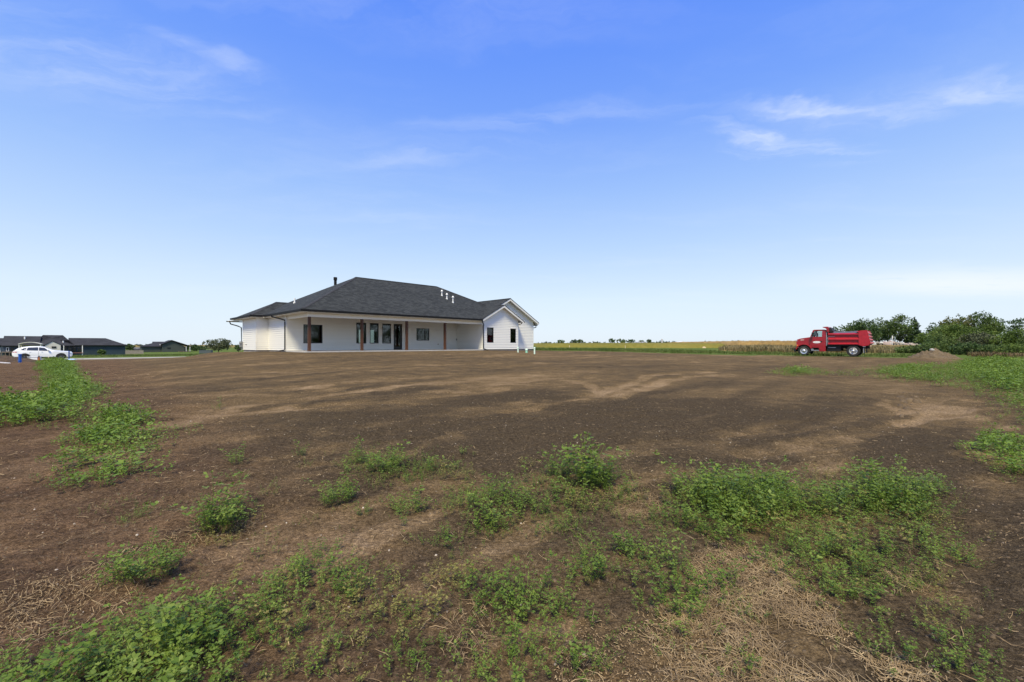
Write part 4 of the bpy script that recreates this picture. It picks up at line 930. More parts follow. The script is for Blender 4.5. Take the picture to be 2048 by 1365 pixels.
# low tan wall beside the navy house, small grey shed behind it
tw_ = 178.0
tag(MB().box(onT(213, tw_)[0], onT(287, tw_)[0], tw_, tw_ + .25, -2, zpix(701, 135)).build('boundary_wall', mat('tan_block', (.30, .26, .21), .9, grain=.12)), 'low tan boundary wall between the navy and the green house', 'wall')
bpy.data.objects['boundary_wall'].rotation_euler = (0, 0, R(45))
SH = empty('grey_shed', (0, 0, 0), R(45), 'small grey shed with a low gable behind the tan wall', 'shed'); ts = 240.0
blk(SH, 'wall', onT(267, ts)[0], onT(281, ts)[0], ts, ts + 5, -2, zpix(699, 180), mat('grey_shed_wall', (.20, .19, .18), .8)); gable_roof_block(SH, onT(267, ts)[0], onT(281, ts)[0], ts, ts + 5, zpix(699, 180), .3, True, True, mat('grey_shed_roof', (.13, .13, .13), .8), .2)
# utility boxes
def box_thing(name, px, Y, wx, wy, h, m, label, cat):
    x, y = at(px, Y); o = MB().box(-wx / 2, wx / 2, -wy / 2, wy / 2, -.2, h).box(-wx / 2 - .03, wx / 2 + .03, -wy / 2 - .03, wy / 2 + .03, h - .05, h + .02).build(name, m, bevel=.01); o.location = (x, y, gz(x, y)); o.rotation_euler = (0, 0, R(20)); return tag(o, label, cat)
box_thing('utility_box', 412, 110, 2.6, 1.6, 1.1, mat('dark_grey_green_box', (.07, .085, .09), .6), 'dark grey utility box on the far grass right of the green house', 'utility box')
box_thing('white_bin', 68, 44, .85, .6, .42, mat('white_box', (.75, .77, .80), .5), 'low white box standing on the soil before the white car', 'box')
BLUE = mat('blue_plastic', (.015, .10, .42), .4, grain=.06); PBLUE = mat('pale_blue_sheet', (.45, .62, .78), .5)
x, y = at(40, 38.5); bp_ = empty('blue_riser', (x, y, gz(x, y)), 0, 'thick bright blue pipe standing at the soil heap', 'pipe')
MB().tube([(0, 0, -.2), (0, 0, .68)], .10, 14).build('pipe', BLUE, bp_, smooth=True); MB().tube([(0, 0, .66), (0, 0, .78)], .125, 14).build('cap', BLUE, bp_, smooth=True); MB().tube([(0, 0, .10), (.0, 0, .16)], .13, 12).build('collar', BLUE, bp_, smooth=True)
x, y = at(138, 47); bq = empty('blue_post', (x, y, gz(x, y)), 0, 'slim dark blue marker post at the nose of the white car', 'post')
MB().tube([(0, 0, -.2), (0, 0, .95)], .055, 10).build('pole', mat('navy_plastic', (.02, .05, .22), .5), bq, smooth=True); MB().tube([(0, 0, .93), (0, 0, 1.0)], [.06, .03], 10).build('tip', BLUE, bq)
o = MB().add([(-.5, -.35, 0), (.1, -.42, .05), (.55, -.3, 0), (.5, .3, .0), (0, .36, .09), (-.45, .3, 0), (0, 0, .10)], [(0, 1, 6), (1, 2, 6), (2, 3, 6), (3, 4, 6), (4, 5, 6), (5, 0, 6)]).build('plastic_sheet', PBLUE); o.modifiers.new('thick', 'SOLIDIFY').thickness = .02
x, y = at(139, 46.4); o.location = (x, y, gz(x, y) + .02); tag(o, 'pale blue plastic sheet lying at the foot of the slim blue post', 'sheet')
x, y = at(78, 44); oc = empty('orange_marker', (x, y, gz(x, y)), 0, 'small weathered orange marker beside the low white box', 'marker')
ORG = mat('faded_orange', (.45, .14, .03), .6, grain=.15); MB().tube([(0, 0, .0), (0, 0, .40)], [.13, .04], 10).build('cone', ORG, oc); MB().box(-.18, .18, -.18, .18, -.05, .04).build('base', ORG, oc); MB().tube([(0, 0, .4), (0, 0, .52)], .05, 8).build('knob', DARK, oc)
# wooden pallet-like white scrap on the left heap
x, y = at(9, 37); o = MB().box(-.35, .35, -.12, .12, 0, .05).box(-.30, .30, -.10, .10, .05, .07).build('plastic_scrap', mat('white_scrap', (.65, .62, .60), .6)); o.location = (x, y, gz(x, y) + .02); o.rotation_euler = (.1, .15, .7); tag(o, 'white scrap of packaging lying on the left soil', 'scrap')

# ------------------------------------------------------------------ plants: weeds, straw, grass
def rotz(V, a): c, s_ = cos(a), sin(a); return V @ np.array([[c, s_, 0], [-s_, c, 0], [0, 0, 1]])
def sprig(h, nodes, leaf, lean, rs, stem_r=.0016, leaflets=3):
    """an upright stalk that leans, with leaves of three leaflets: all quads"""
    V, Q = [], []
    def q4(a, b, c, d_): o = len(V); V.extend([a, b, c, d_]); Q.append((o, o + 1, o + 2, o + 3))
    def axis(t_): return np.array((lean * h * t_ ** 1.6 + .03 * h * sin(5 * t_ + rs.random()), .03 * h * sin(4 * t_), h * t_ * (1 - .18 * lean * t_)))
    pr = None
    if leaflets == 2:
        for k in range(2):
            a, b = axis(k / 2), axis((k + 1) / 2); w_ = np.array((stem_r, stem_r, 0)); q4(a - w_, a + w_, b + w_ * .6, b - w_ * .6)
    for k in range(4 if leaflets != 2 else 0):
        p = axis(k / 3); r_ = stem_r * (1.2 - .6 * k / 3)
        ring = [p + r_ * np.array((cos(a), sin(a), 0)) for a in (0, 2.1, 4.2)]
        if pr is not None:
            for a in range(3): q4(pr[a], pr[(a + 1) % 3], ring[(a + 1) % 3], ring[a])
        pr = ring
    for k in range(nodes):
        t_ = .22 + .78 * (k + .5) / nodes; p = axis(t_); az = k * 2.4 + rs.random() * 1.2
        sz = leaf * (.7 + .6 * rs.random()) * (1.15 - .45 * abs(t_ - .6))
        out = np.array((cos(az), sin(az), 0)); pe = p + out * sz * (.5 + .6 * rs.random()) + np.array((0, 0, sz * .35))
        for j in range(leaflets):
            da = (j - (leaflets - 1) / 2) * 1.15 + rs.normal() * .2
            dv = np.array((cos(az + da), sin(az + da), .25 + rs.normal() * .35)); dv /= np.linalg.norm(dv)
            sd_ = np.cross(dv, (0, 0, 1)); sd_ /= np.linalg.norm(sd_) + 1e-6; sd_ = sd_ + np.array((0, 0, rs.normal() * .35))
            a = pe; b = pe + dv * sz * .55 + sd_ * sz * .30; c = pe + dv * sz; e = pe + dv * sz * .55 - sd_ * sz * .30
            V.extend([a, b, c, e]); o = len(V) - 4; Q.append((o, o + 1, o + 2, o + 3))
    top = axis(1.0)
    for j in range(4):   # tip tuft
        az = j * 1.6 + rs.random(); dv = np.array((cos(az) * .5, sin(az) * .5, .85)); sd_ = np.array((-sin(az), cos(az), 0)); sz = leaf * .8
        V.extend([top, top + dv * sz * .5 + sd_ * sz * .25, top + dv * sz, top + dv * sz * .5 - sd_ * sz * .25]); o = len(V) - 4; Q.append((o, o + 1, o + 2, o + 3))
    return np.array(V), np.array(Q)
_rs = np.random.default_rng(3)
SP_NEAR = [sprig(1.0, 9 + i % 4, .064 + .016 * (i % 3), .10 + .20 * (i % 5), _rs, .0045) for i in range(12)]
SP_MID = [sprig(1.0, 6, .20, .1 + .12 * (i % 4), _rs, .006, 2) for i in range(8)]
def blade_tuft(n, rs, w_=.02):
    V, Q = [], []
    for i in range(n):
        a = rs.random() * 6.28; l = .6 + .4 * rs.random(); ln = .15 + .5 * rs.random(); o3 = np.array((rs.normal() * .08, rs.normal() * .08, 0)); dv = np.array((cos(a), sin(a), 0)); sd_ = np.array((-sin(a), cos(a), 0)) * w_
        p0 = o3; p1 = o3 + dv * ln * .35 * l + np.array((0, 0, l * .6)); p2 = o3 + dv * ln * l + np.array((0, 0, l * (1 - .3 * ln)))
        for (a_, b_, wa, wb) in ((p0, p1, 1, .8), (p1, p2, .8, .15)):
            o = len(V); V.extend([a_ - sd_ * wa, a_ + sd_ * wa, b_ + sd_ * wb, b_ - sd_ * wb]); Q.append((o, o + 1, o + 2, o + 3))
    return np.array(V), np.array(Q)
TUFT = [blade_tuft(7, _rs) for i in range(8)]; TUFT_W = [blade_tuft(6, _rs, .045) for i in range(6)]
class Scatter:
    def __init__(s): s.V = []; s.Q = []; s.n = 0
    def put(s, tmpl, p, sc, az, sxy=None):
        V, Q = tmpl; v = rotz(V * (np.array((sxy or sc, sxy or sc, sc))), az) + p
        s.V.append(v); s.Q.append(Q + s.n); s.n += len(V)
    def build(s, name, m, parent=None):
        return quads(name, np.vstack(s.V), np.vstack(s.Q), m, parent)
ALF = leafmat('alfalfa_leaves', (.075, .135, .014), (.140, .215, .028), (.24, .30, .06), .35, .5, .45, 3.5)
ALF2 = leafmat('bright_weed_leaves', (.095, .165, .016), (.155, .245, .030), (.235, .315, .055), .35, .5, .5, 1.2)
GRS = leafmat('grass_blades', (.060, .100, .016), (.110, .155, .030), (.19, .20, .06), .3, .6, .6, .35)
DRYG = leafmat('dry_grass_blades', (.13, .12, .045), (.24, .19, .085), (.34, .27, .14), .3, .7, .6, .4)
STRAW = leafmat('straw', (.15, .10, .05), (.31, .215, .11), (.50, .375, .21), .1, .7, .35, 3.0)

def clump(sc, cx, cy, rad, h, n, rs, tm=SP_NEAR):
    """stalks rising from a crown and leaning outward"""
    rr = rad * np.sqrt(rs.random(n)); aa = rs.random(n) * 6.283
    xs = cx + rr * np.cos(aa) * .75; ys = cy + rr * np.sin(aa) * .75; zs = height(xs, ys)
    for i in range(n):
        hh_ = h * (1.0 - .25 * (rr[i] / rad) ** 2) * (.30 + .60 * rs.random() + .75 * rs.random() ** 5)
        sc.put(tm[rs.integers(len(tm))], (xs[i], ys[i], zs[i] - .005), hh_, aa[i] + rs.normal() * .5, hh_ * (.85 + .5 * rs.random()))
def gpoly(pts): return np.array([ray(*p) for p in pts])
def inside(P, n, rs):
    lo, hi = P.min(0), P.max(0); x = lo[0] + rs.random(n) * (hi[0] - lo[0]); y = lo[1] + rs.random(n) * (hi[1] - lo[1])
    d_ = polydist(x, y, P); return x, y, d_, (hi - lo).prod()
def patch(name, label, pts, h, dens, m=None, tm=None, rad=.14, per=9, seed=0, thr=0.0, edge=.12, cat='weeds', parent=None, sc=None):
    """a patch of weeds whose clumps thin out toward its edge and leave bare gaps"""
    rs = np.random.default_rng(100 + seed); P = np.array([ray(px, py + .42 * h * F / ray(px, py)[1]) for px, py in pts]); c_ = P.mean(0)
    if tm is None: P = c_ + (P - c_) * 1.12
    lo, hi = P.min(0), P.max(0); area = (hi - lo).prod()
    n = int(area * dens * 2.9) + 1; x, y, d_, _ = inside(P, n, rs)
    ns = fbm(x * 1.7 + seed, y * 1.7, 3, seed % 4)
    ok = (d_ + edge * 1.5 * ns > -edge * .5) & (ns > thr - .30)
    own = sc is None; sc = sc or Scatter()
    for i in np.where(ok)[0]:
        k = .55 + .5 * min(1, max(0, d_[i] / (edge * 2.5))) + .35 * ns[i]
        clump(sc, x[i], y[i], rad * (.7 + 1.0 * rs.random()), .86 * h * k * (.65 + .6 * rs.random()), max(3, int(per * k * (1.5 if tm is None else 1))), rs, tm or SP_NEAR)
    if own and sc.n: return tag(sc.build(name, m or ALF), label, cat, kind='stuff')
NEARP = [
 ('alfalfa_patch', 'broad dense band of green alfalfa at the right behind the straw', [(1335, 1030), (1345, 975), (1400, 950), (1500, 938), (1570, 968), (1650, 972), (1640, 1015), (1560, 1050), (1500, 1085), (1440, 1050)], .30, 17),
 ('alfalfa_patch', 'tallest leafy alfalfa row at the far right end of the weeds', [(1655, 985), (1690, 955), (1760, 945), (1850, 950), (1865, 1000), (1790, 1015), (1700, 1028)], .36, 20),
 ('alfalfa_patch', 'narrow alfalfa row running toward the straw mat', [(1655, 1030), (1715, 1020), (1700, 1080), (1620, 1150), (1580, 1130), (1560, 1080)], .27, 19),
 ('alfalfa_patch', 'low round alfalfa patch at the right edge of the weed rows', [(1740, 1020), (1830, 1010), (1872, 1055), (1845, 1105), (1790, 1095)], .28, 19),
 ('alfalfa_patch', 'alfalfa patch directly right of the large straw mat', [(1590, 1150), (1640, 1100), (1700, 1085), (1775, 1085), (1765, 1195), (1650, 1190)], .25, 21),
 ('alfalfa_patch', 'thin ragged alfalfa strip at the right of the straw', [(1795, 1105), (1865, 1110), (1875, 1180), (1850, 1215), (1800, 1195)], .20, 14),
 ('alfalfa_patch', 'alfalfa patch against the left edge of the straw mat', [(1285, 1135), (1330, 1095), (1380, 1085), (1450, 1110), (1462, 1162), (1385, 1175), (1300, 1165)], .25, 18),
 ('alfalfa_patch', 'small low alfalfa patch sunk into the straw', [(1308, 1195), (1390, 1180), (1388, 1225), (1325, 1240)], .17, 22),
 ('alfalfa_patch', 'long uneven alfalfa band in the middle distance of the lot', [(895, 985), (930, 955), (1080, 948), (1180, 925), (1240, 950), (1215, 985), (1080, 1035), (950, 1035)], .27, 13),
 ('alfalfa_patch', 'thick knee high alfalfa patch at the centre of the foreground', [(925, 1170), (1000, 1135), (1125, 1150), (1175, 1235), (1130, 1290), (1010, 1260), (940, 1235)], .28, 22),
 ('alfalfa_patch', 'alfalfa stalks at the bottom of the foreground below the centre patch', [(960, 1270), (1015, 1250), (1050, 1330), (1045, 1400), (965, 1400)], .22, 24),
 ('alfalfa_patch', 'few leafy alfalfa stalks left of the bottom centre', [(865, 1310), (930, 1300), (960, 1340), (935, 1380), (880, 1375)], .15, 16),
 ('alfalfa_patch', 'loose alfalfa patch left of the centre on bare soil', [(555, 1150), (600, 1110), (680, 1095), (735, 1110), (720, 1155), (630, 1190), (565, 1180)], .24, 17),
 ('alfalfa_patch', 'large alfalfa patch filling the lower left corner', [(-60, 1300), (110, 1275), (240, 1225), (400, 1190), (535, 1180), (525, 1240), (430, 1275), (410, 1440), (-60, 1440)], .28, 34),
 ('alfalfa_patch', 'thin alfalfa strip below the loose left patch', [(540, 1220), (640, 1210), (700, 1290), (640, 1340), (560, 1300)], .14, 12),
 ('alfalfa_patch', 'sparse low sprouts between the centre and the left alfalfa', [(700, 1200), (900, 1170), (930, 1250), (860, 1300), (720, 1280)], .12, 10),
 ('alfalfa_patch', 'sparse yellowish sprouts in front of the long middle band', [(1050, 1020), (1330, 985), (1330, 1090), (1180, 1130), (1060, 1080)], .11, 6),
 ('alfalfa_patch', 'leafy alfalfa clump group at the lower right on bare soil', [(1780, 1260), (1860, 1225), (1925, 1255), (1900, 1320), (1820, 1320)], .20, 20),
 ('alfalfa_patch', 'small sprouts along the right edge of the foreground', [(1880, 1215), (1960, 1190), (2000, 1220), (1950, 1290), (1890, 1260)], .15, 12),
 ('alfalfa_patch', 'few sprouts scattered in the straw at the bottom right', [(1540, 1290), (1780, 1260), (1800, 1360), (1560, 1365)], .10, 5),
 ('alfalfa_patch', 'thin low alfalfa scatter behind the single bushes', [(690, 930), (720, 905), (830, 900), (930, 915), (900, 955), (760, 955)], .20, 10),
 ('alfalfa_patch', 'pale low sprouts on the bare soil at the left', [(150, 1010), (300, 985), (310, 1025), (170, 1035)], .09, 9),
 ('alfalfa_sprouts', 'thin sprouts spread over the bare soil between the foreground patches', [(480, 1060), (900, 1020), (1280, 1060), (1300, 1400), (420, 1400)], .11, 3.2),
 ('alfalfa_sprouts', 'thin sprouts spread over the bare soil of the right foreground', [(1300, 1000), (1700, 1010), (1900, 1090), (1990, 1400), (1300, 1400)], .10, 2.6),
 ('alfalfa_sprouts', 'few thin sprouts spread over the soil in the middle distance', [(420, 920), (700, 880), (1000, 900), (1300, 930), (1300, 1000), (900, 1020), (430, 1060)], .10, 1.3),
]
for i, (nm, lb, pts, h, dens) in enumerate(NEARP): patch(nm, lb, pts, h, dens * (1.45 if 'patch' in nm else 1.5), seed=i, rad=.12, per=6, thr=-.16 if 'patch' in nm else .17)
ALFY = leafmat('yellowing_weed_leaves', (.13, .14, .025), (.22, .21, .05), (.32, .26, .10), .3, .6, .3, 3.0)
for i, (lb, pts, h, dens) in enumerate((('yellowing sprouts along the edges of the right alfalfa rows', [(1320, 960), (1680, 940), (1900, 960), (1900, 1230), (1600, 1220), (1330, 1120)], .17, 5), ('yellowing sprouts and stalks among the centre alfalfa', [(540, 1080), (1180, 1110), (1280, 1250), (1100, 1420), (420, 1420)], .15, 5),
        ('yellowing sprouts along the back of the middle band', [(680, 900), (1250, 920), (1320, 1000), (900, 1040), (680, 960)], .16, 4), ('yellowing stalks along the raked lines at the left', [(0, 1180), (300, 1060), (500, 1020), (540, 1180), (200, 1260), (0, 1290)], .14, 5))):
    patch('yellow_sprouts', lb, pts, h, dens, ALFY, None, .09, 4, 70 + i, .12, .12)
# single bushes standing on their own
BUSH = [(443, 1050, .20, .30, 42, 'round bushy alfalfa plant alone on the left soil, largest of the single ones'),
        (672, 1005, .19, .25, 34, 'spreading alfalfa plant alone in the middle of the lot'), (820, 1018, .19, .18, 30, 'flat alfalfa plant right of the spreading one'),
        (300, 1150, .20, .22, 34, 'bushy alfalfa plant on the left with trailing dry stalks'), (238, 1165, .12, .17, 14, 'small alfalfa plant beside the trailing dry stalks'),
        (766, 940, .20, .27, 30, 'upright alfalfa plant farthest back of the single bushes'), (712, 925, .13, .22, 16, 'thin alfalfa plant left of the upright one'),
        (1270, 1110, .13, .20, 18, 'small dark alfalfa plant left of the straw edge'), (1180, 1150, .13, .24, 18, 'narrow tall alfalfa plant behind the thick centre patch'),
        (1118, 955, .12, .36, 14, 'single tall alfalfa stalk rising above the middle band'), (1188, 968, .22, .38, 40, 'high bushy alfalfa plant at the top of the middle band'),
        (1915, 1115, .15, .17, 18, 'low sprawling alfalfa plant alone on the right soil'), (890, 1085, .13, .12, 14, 'tiny yellowish alfalfa plant on the pale soil hump'),
        (476, 925, .14, .22, 12, 'pale thin alfalfa plant alone far left on the lot'), (600, 912, .09, .14, 8, 'pair of tiny sprouts alone in the lot'),
        (434, 822, .09, .22, 6, 'very small lone sprout far out on the bare soil'), (270, 1030, .14, .11, 14, 'flat dull alfalfa plant at the far left'),
        (730, 1030, .08, .13, 8, 'tiny twin sprout right of the spreading plant'), (1365, 1210, .16, .16, 20, 'low alfalfa plant rooted in the straw'), (1410, 1070, .11, .13, 10, 'yellowish seedling in front of the broad green band')]
for i, (px, py, rad, h, n, lb) in enumerate(BUSH):
    n = int(n * 1.9)
    x, y = ray(px, py); sc = Scatter(); clump(sc, 0, 0, rad, h, n, np.random.default_rng(500 + i))
    sc.V = [v for v in sc.V]
    Vv = np.vstack(sc.V); zz = float(height(np.array([0.0]), np.array([0.0]))[0]); g0 = gz(x, y)
    o = quads('alfalfa_plant', Vv - np.array((0, 0, zz)), np.vstack(sc.Q), ALF); o.location = (x, y, g0); tag(o, lb, 'plant', 'single alfalfa plants on the bare lot')
# weed strips farther out
patch('weed_strip', 'winding strip of bright green weeds along the left of the lot', [(82, 722), (140, 722), (150, 745), (178, 768), (186, 795), (150, 815), (185, 835), (105, 845), (60, 842), (0, 847), (-60, 850), (-60, 800), (60, 800), (120, 775), (95, 750)], .36, 8.5, ALF2, SP_MID, .28, 8, 31, -.2, .22)
patch('weed_strip', 'clump of green weeds where the left strip widens', [(190, 820), (240, 806), (282, 822), (270, 838), (200, 840)], .40, 10, ALF2, SP_MID, .26, 9, 32, -.2, .2)
patch('weed_strip', 'nearer green weed strip tapering onto the left soil', [(150, 850), (230, 840), (280, 868), (278, 925), (245, 950), (150, 952), (165, 915), (125, 890)], .34, 15, ALF2, SP_MID, .2, 9, 33, -.2, .18)
patch('weed_strip', 'thin green weed tongue reaching right from the left strip', [(270, 860), (320, 845), (390, 858), (380, 875), (290, 880)], .22, 6, ALF2, SP_MID, .2, 6, 34, .0, .3)
patch('weed_strip', 'broad bright green weed belt along the right side of the lot', [(1905, 722), (1960, 716), (2080, 718), (2160, 770), (2130, 850), (2048, 832), (1990, 795), (1930, 765), (1880, 750)], 0.36, 4.2, ALF2, SP_MID, .30, 7, 35, -.02, .5)
patch('weed_strip', 'uneven green weeds between the truck track and the lot', [(1690, 742), (1770, 728), (1900, 725), (1945, 768), (1900, 770), (1800, 758)], .28, 3.6, ALF2, SP_MID, .30, 7, 36, .10, .5)
patch('weed_strip', 'small isolated island of green weeds before the truck', [(1535, 741), (1570, 733), (1640, 734), (1645, 744), (1600, 748)], .26, 5, ALF2, SP_MID, .28, 8, 37, -.15, .3)
patch('weed_strip', 'nearest green weeds at the right picture edge', [(1980, 865), (2010, 855), (2110, 900), (2130, 970), (2060, 950), (2000, 905)], .30, 16, ALF2, SP_MID, .18, 10, 38, -.2, .25)
patch('weed_strip', 'thin yellow green weeds between the two right weed belts', [(1965, 828), (2020, 822), (2080, 838), (2040, 850)], .16, 6, ALF2, SP_MID, .2, 6, 39, 0, .3)
# grass: verge behind the lot, left beyond the road, dry tall grass beside the truck
def grass(name, label, P, n, h, m, tm, seed, edge=1.0, cat='grass'):
    rs = np.random.default_rng(seed); P = np.array(P, float); x, y, d_, _ = inside(P, n, rs); ns = fbm(x * .4, y * .4, 3, seed % 4)
    ok = (d_ + ns * edge * 1.5 > 0); x, y, ns = x[ok], y[ok], ns[ok]; z = height(x, y); sc = Scatter()
    for i in range(len(x)):
        k = h * (.6 + .6 * rs.random() + .5 * ns[i]); sc.put(tm[rs.integers(len(tm))], (x[i], y[i], z[i] - .02), k, rs.random() * 6.28, k * 1.1)
    return tag(sc.build(name, m), label, cat, kind='stuff')
grass('grass_verge', 'green grass verge along the back edge of the bare lot', [(2.5, 50)] + [ray(*p) for p in ((1200, 702.7), (1300, 705.8), (1430, 708.6), (1560, 711.2), (1750, 714.5), (1880, 716.2))] + [(46, 46), (44, 50), (36, 50), (27, 56), (20, 66), (4, 70)], 9000, .30, GRS, TUFT_W, 61)
grass('tall_dry_grass', 'tall pale dry grass standing beside the red truck', TALL, 9500, .85, DRYG, TUFT_W, 62, 2.5)
grass('rough_grass', 'rough green grass between the road and the dark houses', [(-100, 58), (-85, 60), (-40, 84), (-33, 92), (-45, 118), (-80, 105), (-120, 95)], 7000, .40, GRS, TUFT_W, 63)
grass('rough_grass', 'green grass rising behind the left end of the white house', [(-43, 58.5), (-31, 45.5), (-28, 50), (-26, 62), (-30, 90), (-36, 76)], 4200, .28, GRS, TUFT_W, 64)
grass('brown_weeds', 'brown seeding weeds before the hedge at the right edge', [at(1950, 46), at(2030, 38), at(2250, 40), at(2250, 49), at(2040, 49)], 3600, .55, leafmat('brown_weed_blades', (.07, .06, .025), (.15, .105, .045), (.22, .16, .08), .2, .7), TUFT_W, 65)
# low grass on the weedy right ground
grass('low_grass', 'short green grass covering the soil under the right weeds', [ray(*p) for p in ((1900, 728), (1960, 718), (2250, 720), (2500, 800), (2150, 850), (2048, 828), (1990, 790))], 6500, .14, GRS, TUFT, 66)

# straw mats and stray stalks
def straws(name, label, pts, n, seed, lo=.02, hi=.15, thr=-.05, edge=.25, wd=.0009, up=.008, layer=0.012):
    rs = np.random.default_rng(seed); P = gpoly(pts)
    if n < 2: n = int(n * 13000 * (P.max(0) - P.min(0)).prod()) + 30
    x, y, d_, _ = inside(P, n, rs); ns = fbm(x * 1.4 + 9, y * 1.4, 3, seed % 4)
    ok = (d_ + ns * edge * 2.2 > edge * .3 + thr) & (ns + .55 * fbm(x * 5, y * 5, 2, 2) > (-.22 if thr > -1 else -9)); x, y = x[ok], y[ok]; n = len(x)
    L_ = lo + (hi - lo) * rs.random(n) ** 1.6; az = rs.normal(.4, 1.6, n); cv = rs.normal(0, .38, n); V = []
    px_, py_ = x.copy(), y.copy(); rows = []
    for k in range(4):
        zz = height(px_, py_, True) + .006 + layer * rs.random(n) * (1 if k in (1, 2) else .6) + (up * rs.random(n) ** 3)
        a = az + cv * k / 3; w_ = wd * (.7 + .8 * rs.random(n)) * (1 - .25 * (k == 3))
        rows.append((np.stack([px_ - np.sin(a) * w_, py_ + np.cos(a) * w_, zz], 1), np.stack([px_ + np.sin(a) * w_, py_ - np.cos(a) * w_, zz + w_ * .8], 1)))
        px_ = px_ + np.cos(a) * L_ / 3; py_ = py_ + np.sin(a) * L_ / 3
    V = np.concatenate([r_[j] for r_ in rows for j in (0, 1)]); idx = np.arange(n); Q = []
    for k in range(3): Q.append(np.stack([idx + 2 * k * n, idx + (2 * k + 1) * n, idx + (2 * k + 3) * n, idx + (2 * k + 2) * n], 1))
    return tag(quads(name, V, np.vstack(Q), STRAW), label, 'straw', kind='stuff')
straws('straw_mat', 'large tan mat of dead stalks on the soil at the lower right', [(1420, 1130), (1500, 1100), (1600, 1130), (1650, 1210), (1740, 1290), (1900, 1380), (1640, 1440), (1480, 1400), (1400, 1290), (1330, 1250), (1380, 1200)], .50, 81, edge=.20)
straws('straw_mat', 'ragged tan straw along the bottom edge right of centre', [(1130, 1300), (1300, 1235), (1440, 1250), (1480, 1340), (1460, 1440), (1120, 1440)], .34, 82, edge=.20)
straws('straw_mat', 'small tan straw tuft between the middle weeds', [(1200, 985), (1290, 965), (1340, 1000), (1330, 1035), (1230, 1030)], .22, 83, .02, .10, edge=.1)
straws('straw_mat', 'little scatter of dry stalks beside the centre alfalfa patch', [(880, 1250), (955, 1215), (985, 1300), (920, 1340)], .10, 84, .02, .10, edge=.1)
straws('straw_mat', 'thin straw line under the lower right sprouts', [(1690, 1160), (1830, 1150), (1860, 1200), (1720, 1215)], .14, 85, .02, .12, edge=.1)
straws('straw_mat', 'raked straw line running up from the left edge', [(-40, 1180), (120, 1140), (300, 1090), (480, 1040), (490, 1060), (320, 1120), (120, 1185), (-40, 1225)], .09, 86, thr=-.10, edge=.1)
straws('straw_mat', 'second raked straw line at the lower left', [(-40, 1255), (150, 1195), (260, 1165), (280, 1195), (120, 1260), (-40, 1300)], .09, 87, thr=-.10, edge=.1)
straws('loose_straw', 'loose dry stalks scattered over the near soil', [(-60, 1420), (-60, 1080), (500, 960), (1000, 900), (1700, 960), (2100, 1060), (2100, 1420)], 3600, 88, .02, .11, -3, wd=.0011)
straws('loose_straw', 'short chaff scattered over the farther soil', [(-60, 1000), (100, 830), (600, 800), (1300, 780), (1950, 790), (2100, 1000), (1000, 960)], 2600, 89, .02, .08, -3, wd=.0025)
straws('loose_straw', 'reddish chaff over the soil left of the weed strip', [(-200, 950), (-60, 740), (80, 735), (110, 770), (0, 800), (100, 870), (120, 960)], 5000, 90, .04, .2, -3, wd=.004)
straws('chaff', 'fine broken chaff lying between the stalks of the large straw mat', [(1400, 1120), (1500, 1090), (1620, 1125), (1680, 1210), (1780, 1290), (1950, 1400), (1640, 1440), (1460, 1410), (1370, 1290), (1300, 1250), (1370, 1190)], .42, 94, .005, .022, .05, .3, .0014, .004, .006)
straws('chaff', 'fine broken chaff along the bottom edge right of centre', [(1100, 1300), (1300, 1220), (1440, 1250), (1480, 1340), (1460, 1440), (1090, 1440)], .30, 95, .005, .022, .05, .3, .0014, .004, .006)
straws('chaff', 'reddish brown chaff along the raked lines at the lower left', [(-40, 1160), (200, 1100), (480, 1030), (500, 1060), (330, 1130), (-40, 1300)], .13, 96, .006, .03, .02, .2, .0015, .004, .006)
# soil clods and small stones
def clods(name, label, pts, n, seed, lo, hi, m, cat):
    rs = np.random.default_rng(seed); P = gpoly(pts); x, y, d_, _ = inside(P, n, rs); ok = d_ > 0; x, y = x[ok], y[ok]; z = height(x, y); V, Q, o = [], [], 0
    for i in range(len(x)):
        r_ = lo + (hi - lo) * rs.random() ** 4; a = rs.random() * 6.28; base = np.array([(cos(a + k * 1.57) * r_ * (.7 + .6 * rs.random()), sin(a + k * 1.57) * r_ * (.7 + .6 * rs.random()), -.2 * r_) for k in range(4)])
        top = base * np.array((.55, .55, 0)) + np.array((rs.normal() * .1 * r_, rs.normal() * .1 * r_, r_ * (.35 + .4 * rs.random())))
        V.append(np.vstack([base, top]) + (x[i], y[i], z[i])); Q.append(np.array([(0, 1, 5, 4), (1, 2, 6, 5), (2, 3, 7, 6), (3, 0, 4, 7), (4, 5, 6, 7)]) + o); o += 8
    return tag(quads(name, np.vstack(V), np.vstack(Q), m), label, cat, kind='stuff')
CLOD = leafmat('soil_clods', (.070, .050, .032), (.115, .082, .050), (.17, .122, .074), 0, .95, .4, 1.0); STONE = leafmat('small_stones', (.16, .12, .09), (.28, .23, .18), (.50, .44, .36), 0, .8, .2, 1.0)
clods('soil_clods', 'crumbs and clods of brown soil over the near lot', [(-80, 1420), (-80, 1000), (400, 860), (1000, 830), (1700, 850), (2120, 1000), (2120, 1420)], 17000, 91, .003, .015, CLOD, 'soil')
clods('small_stones', 'small pale stones scattered over the near soil', [(-80, 1420), (-80, 950), (400, 830), (1000, 800), (1700, 810), (2120, 950), (2120, 1420)], 1500, 92, .003, .013, STONE, 'stones')
clods('soil_clods', 'dark loose clods lying on the right part of the lot', [(1770, 850), (1790, 790), (1830, 780), (1850, 815), (1830, 840)], 260, 93, .03, .12, CLOD, 'soil')

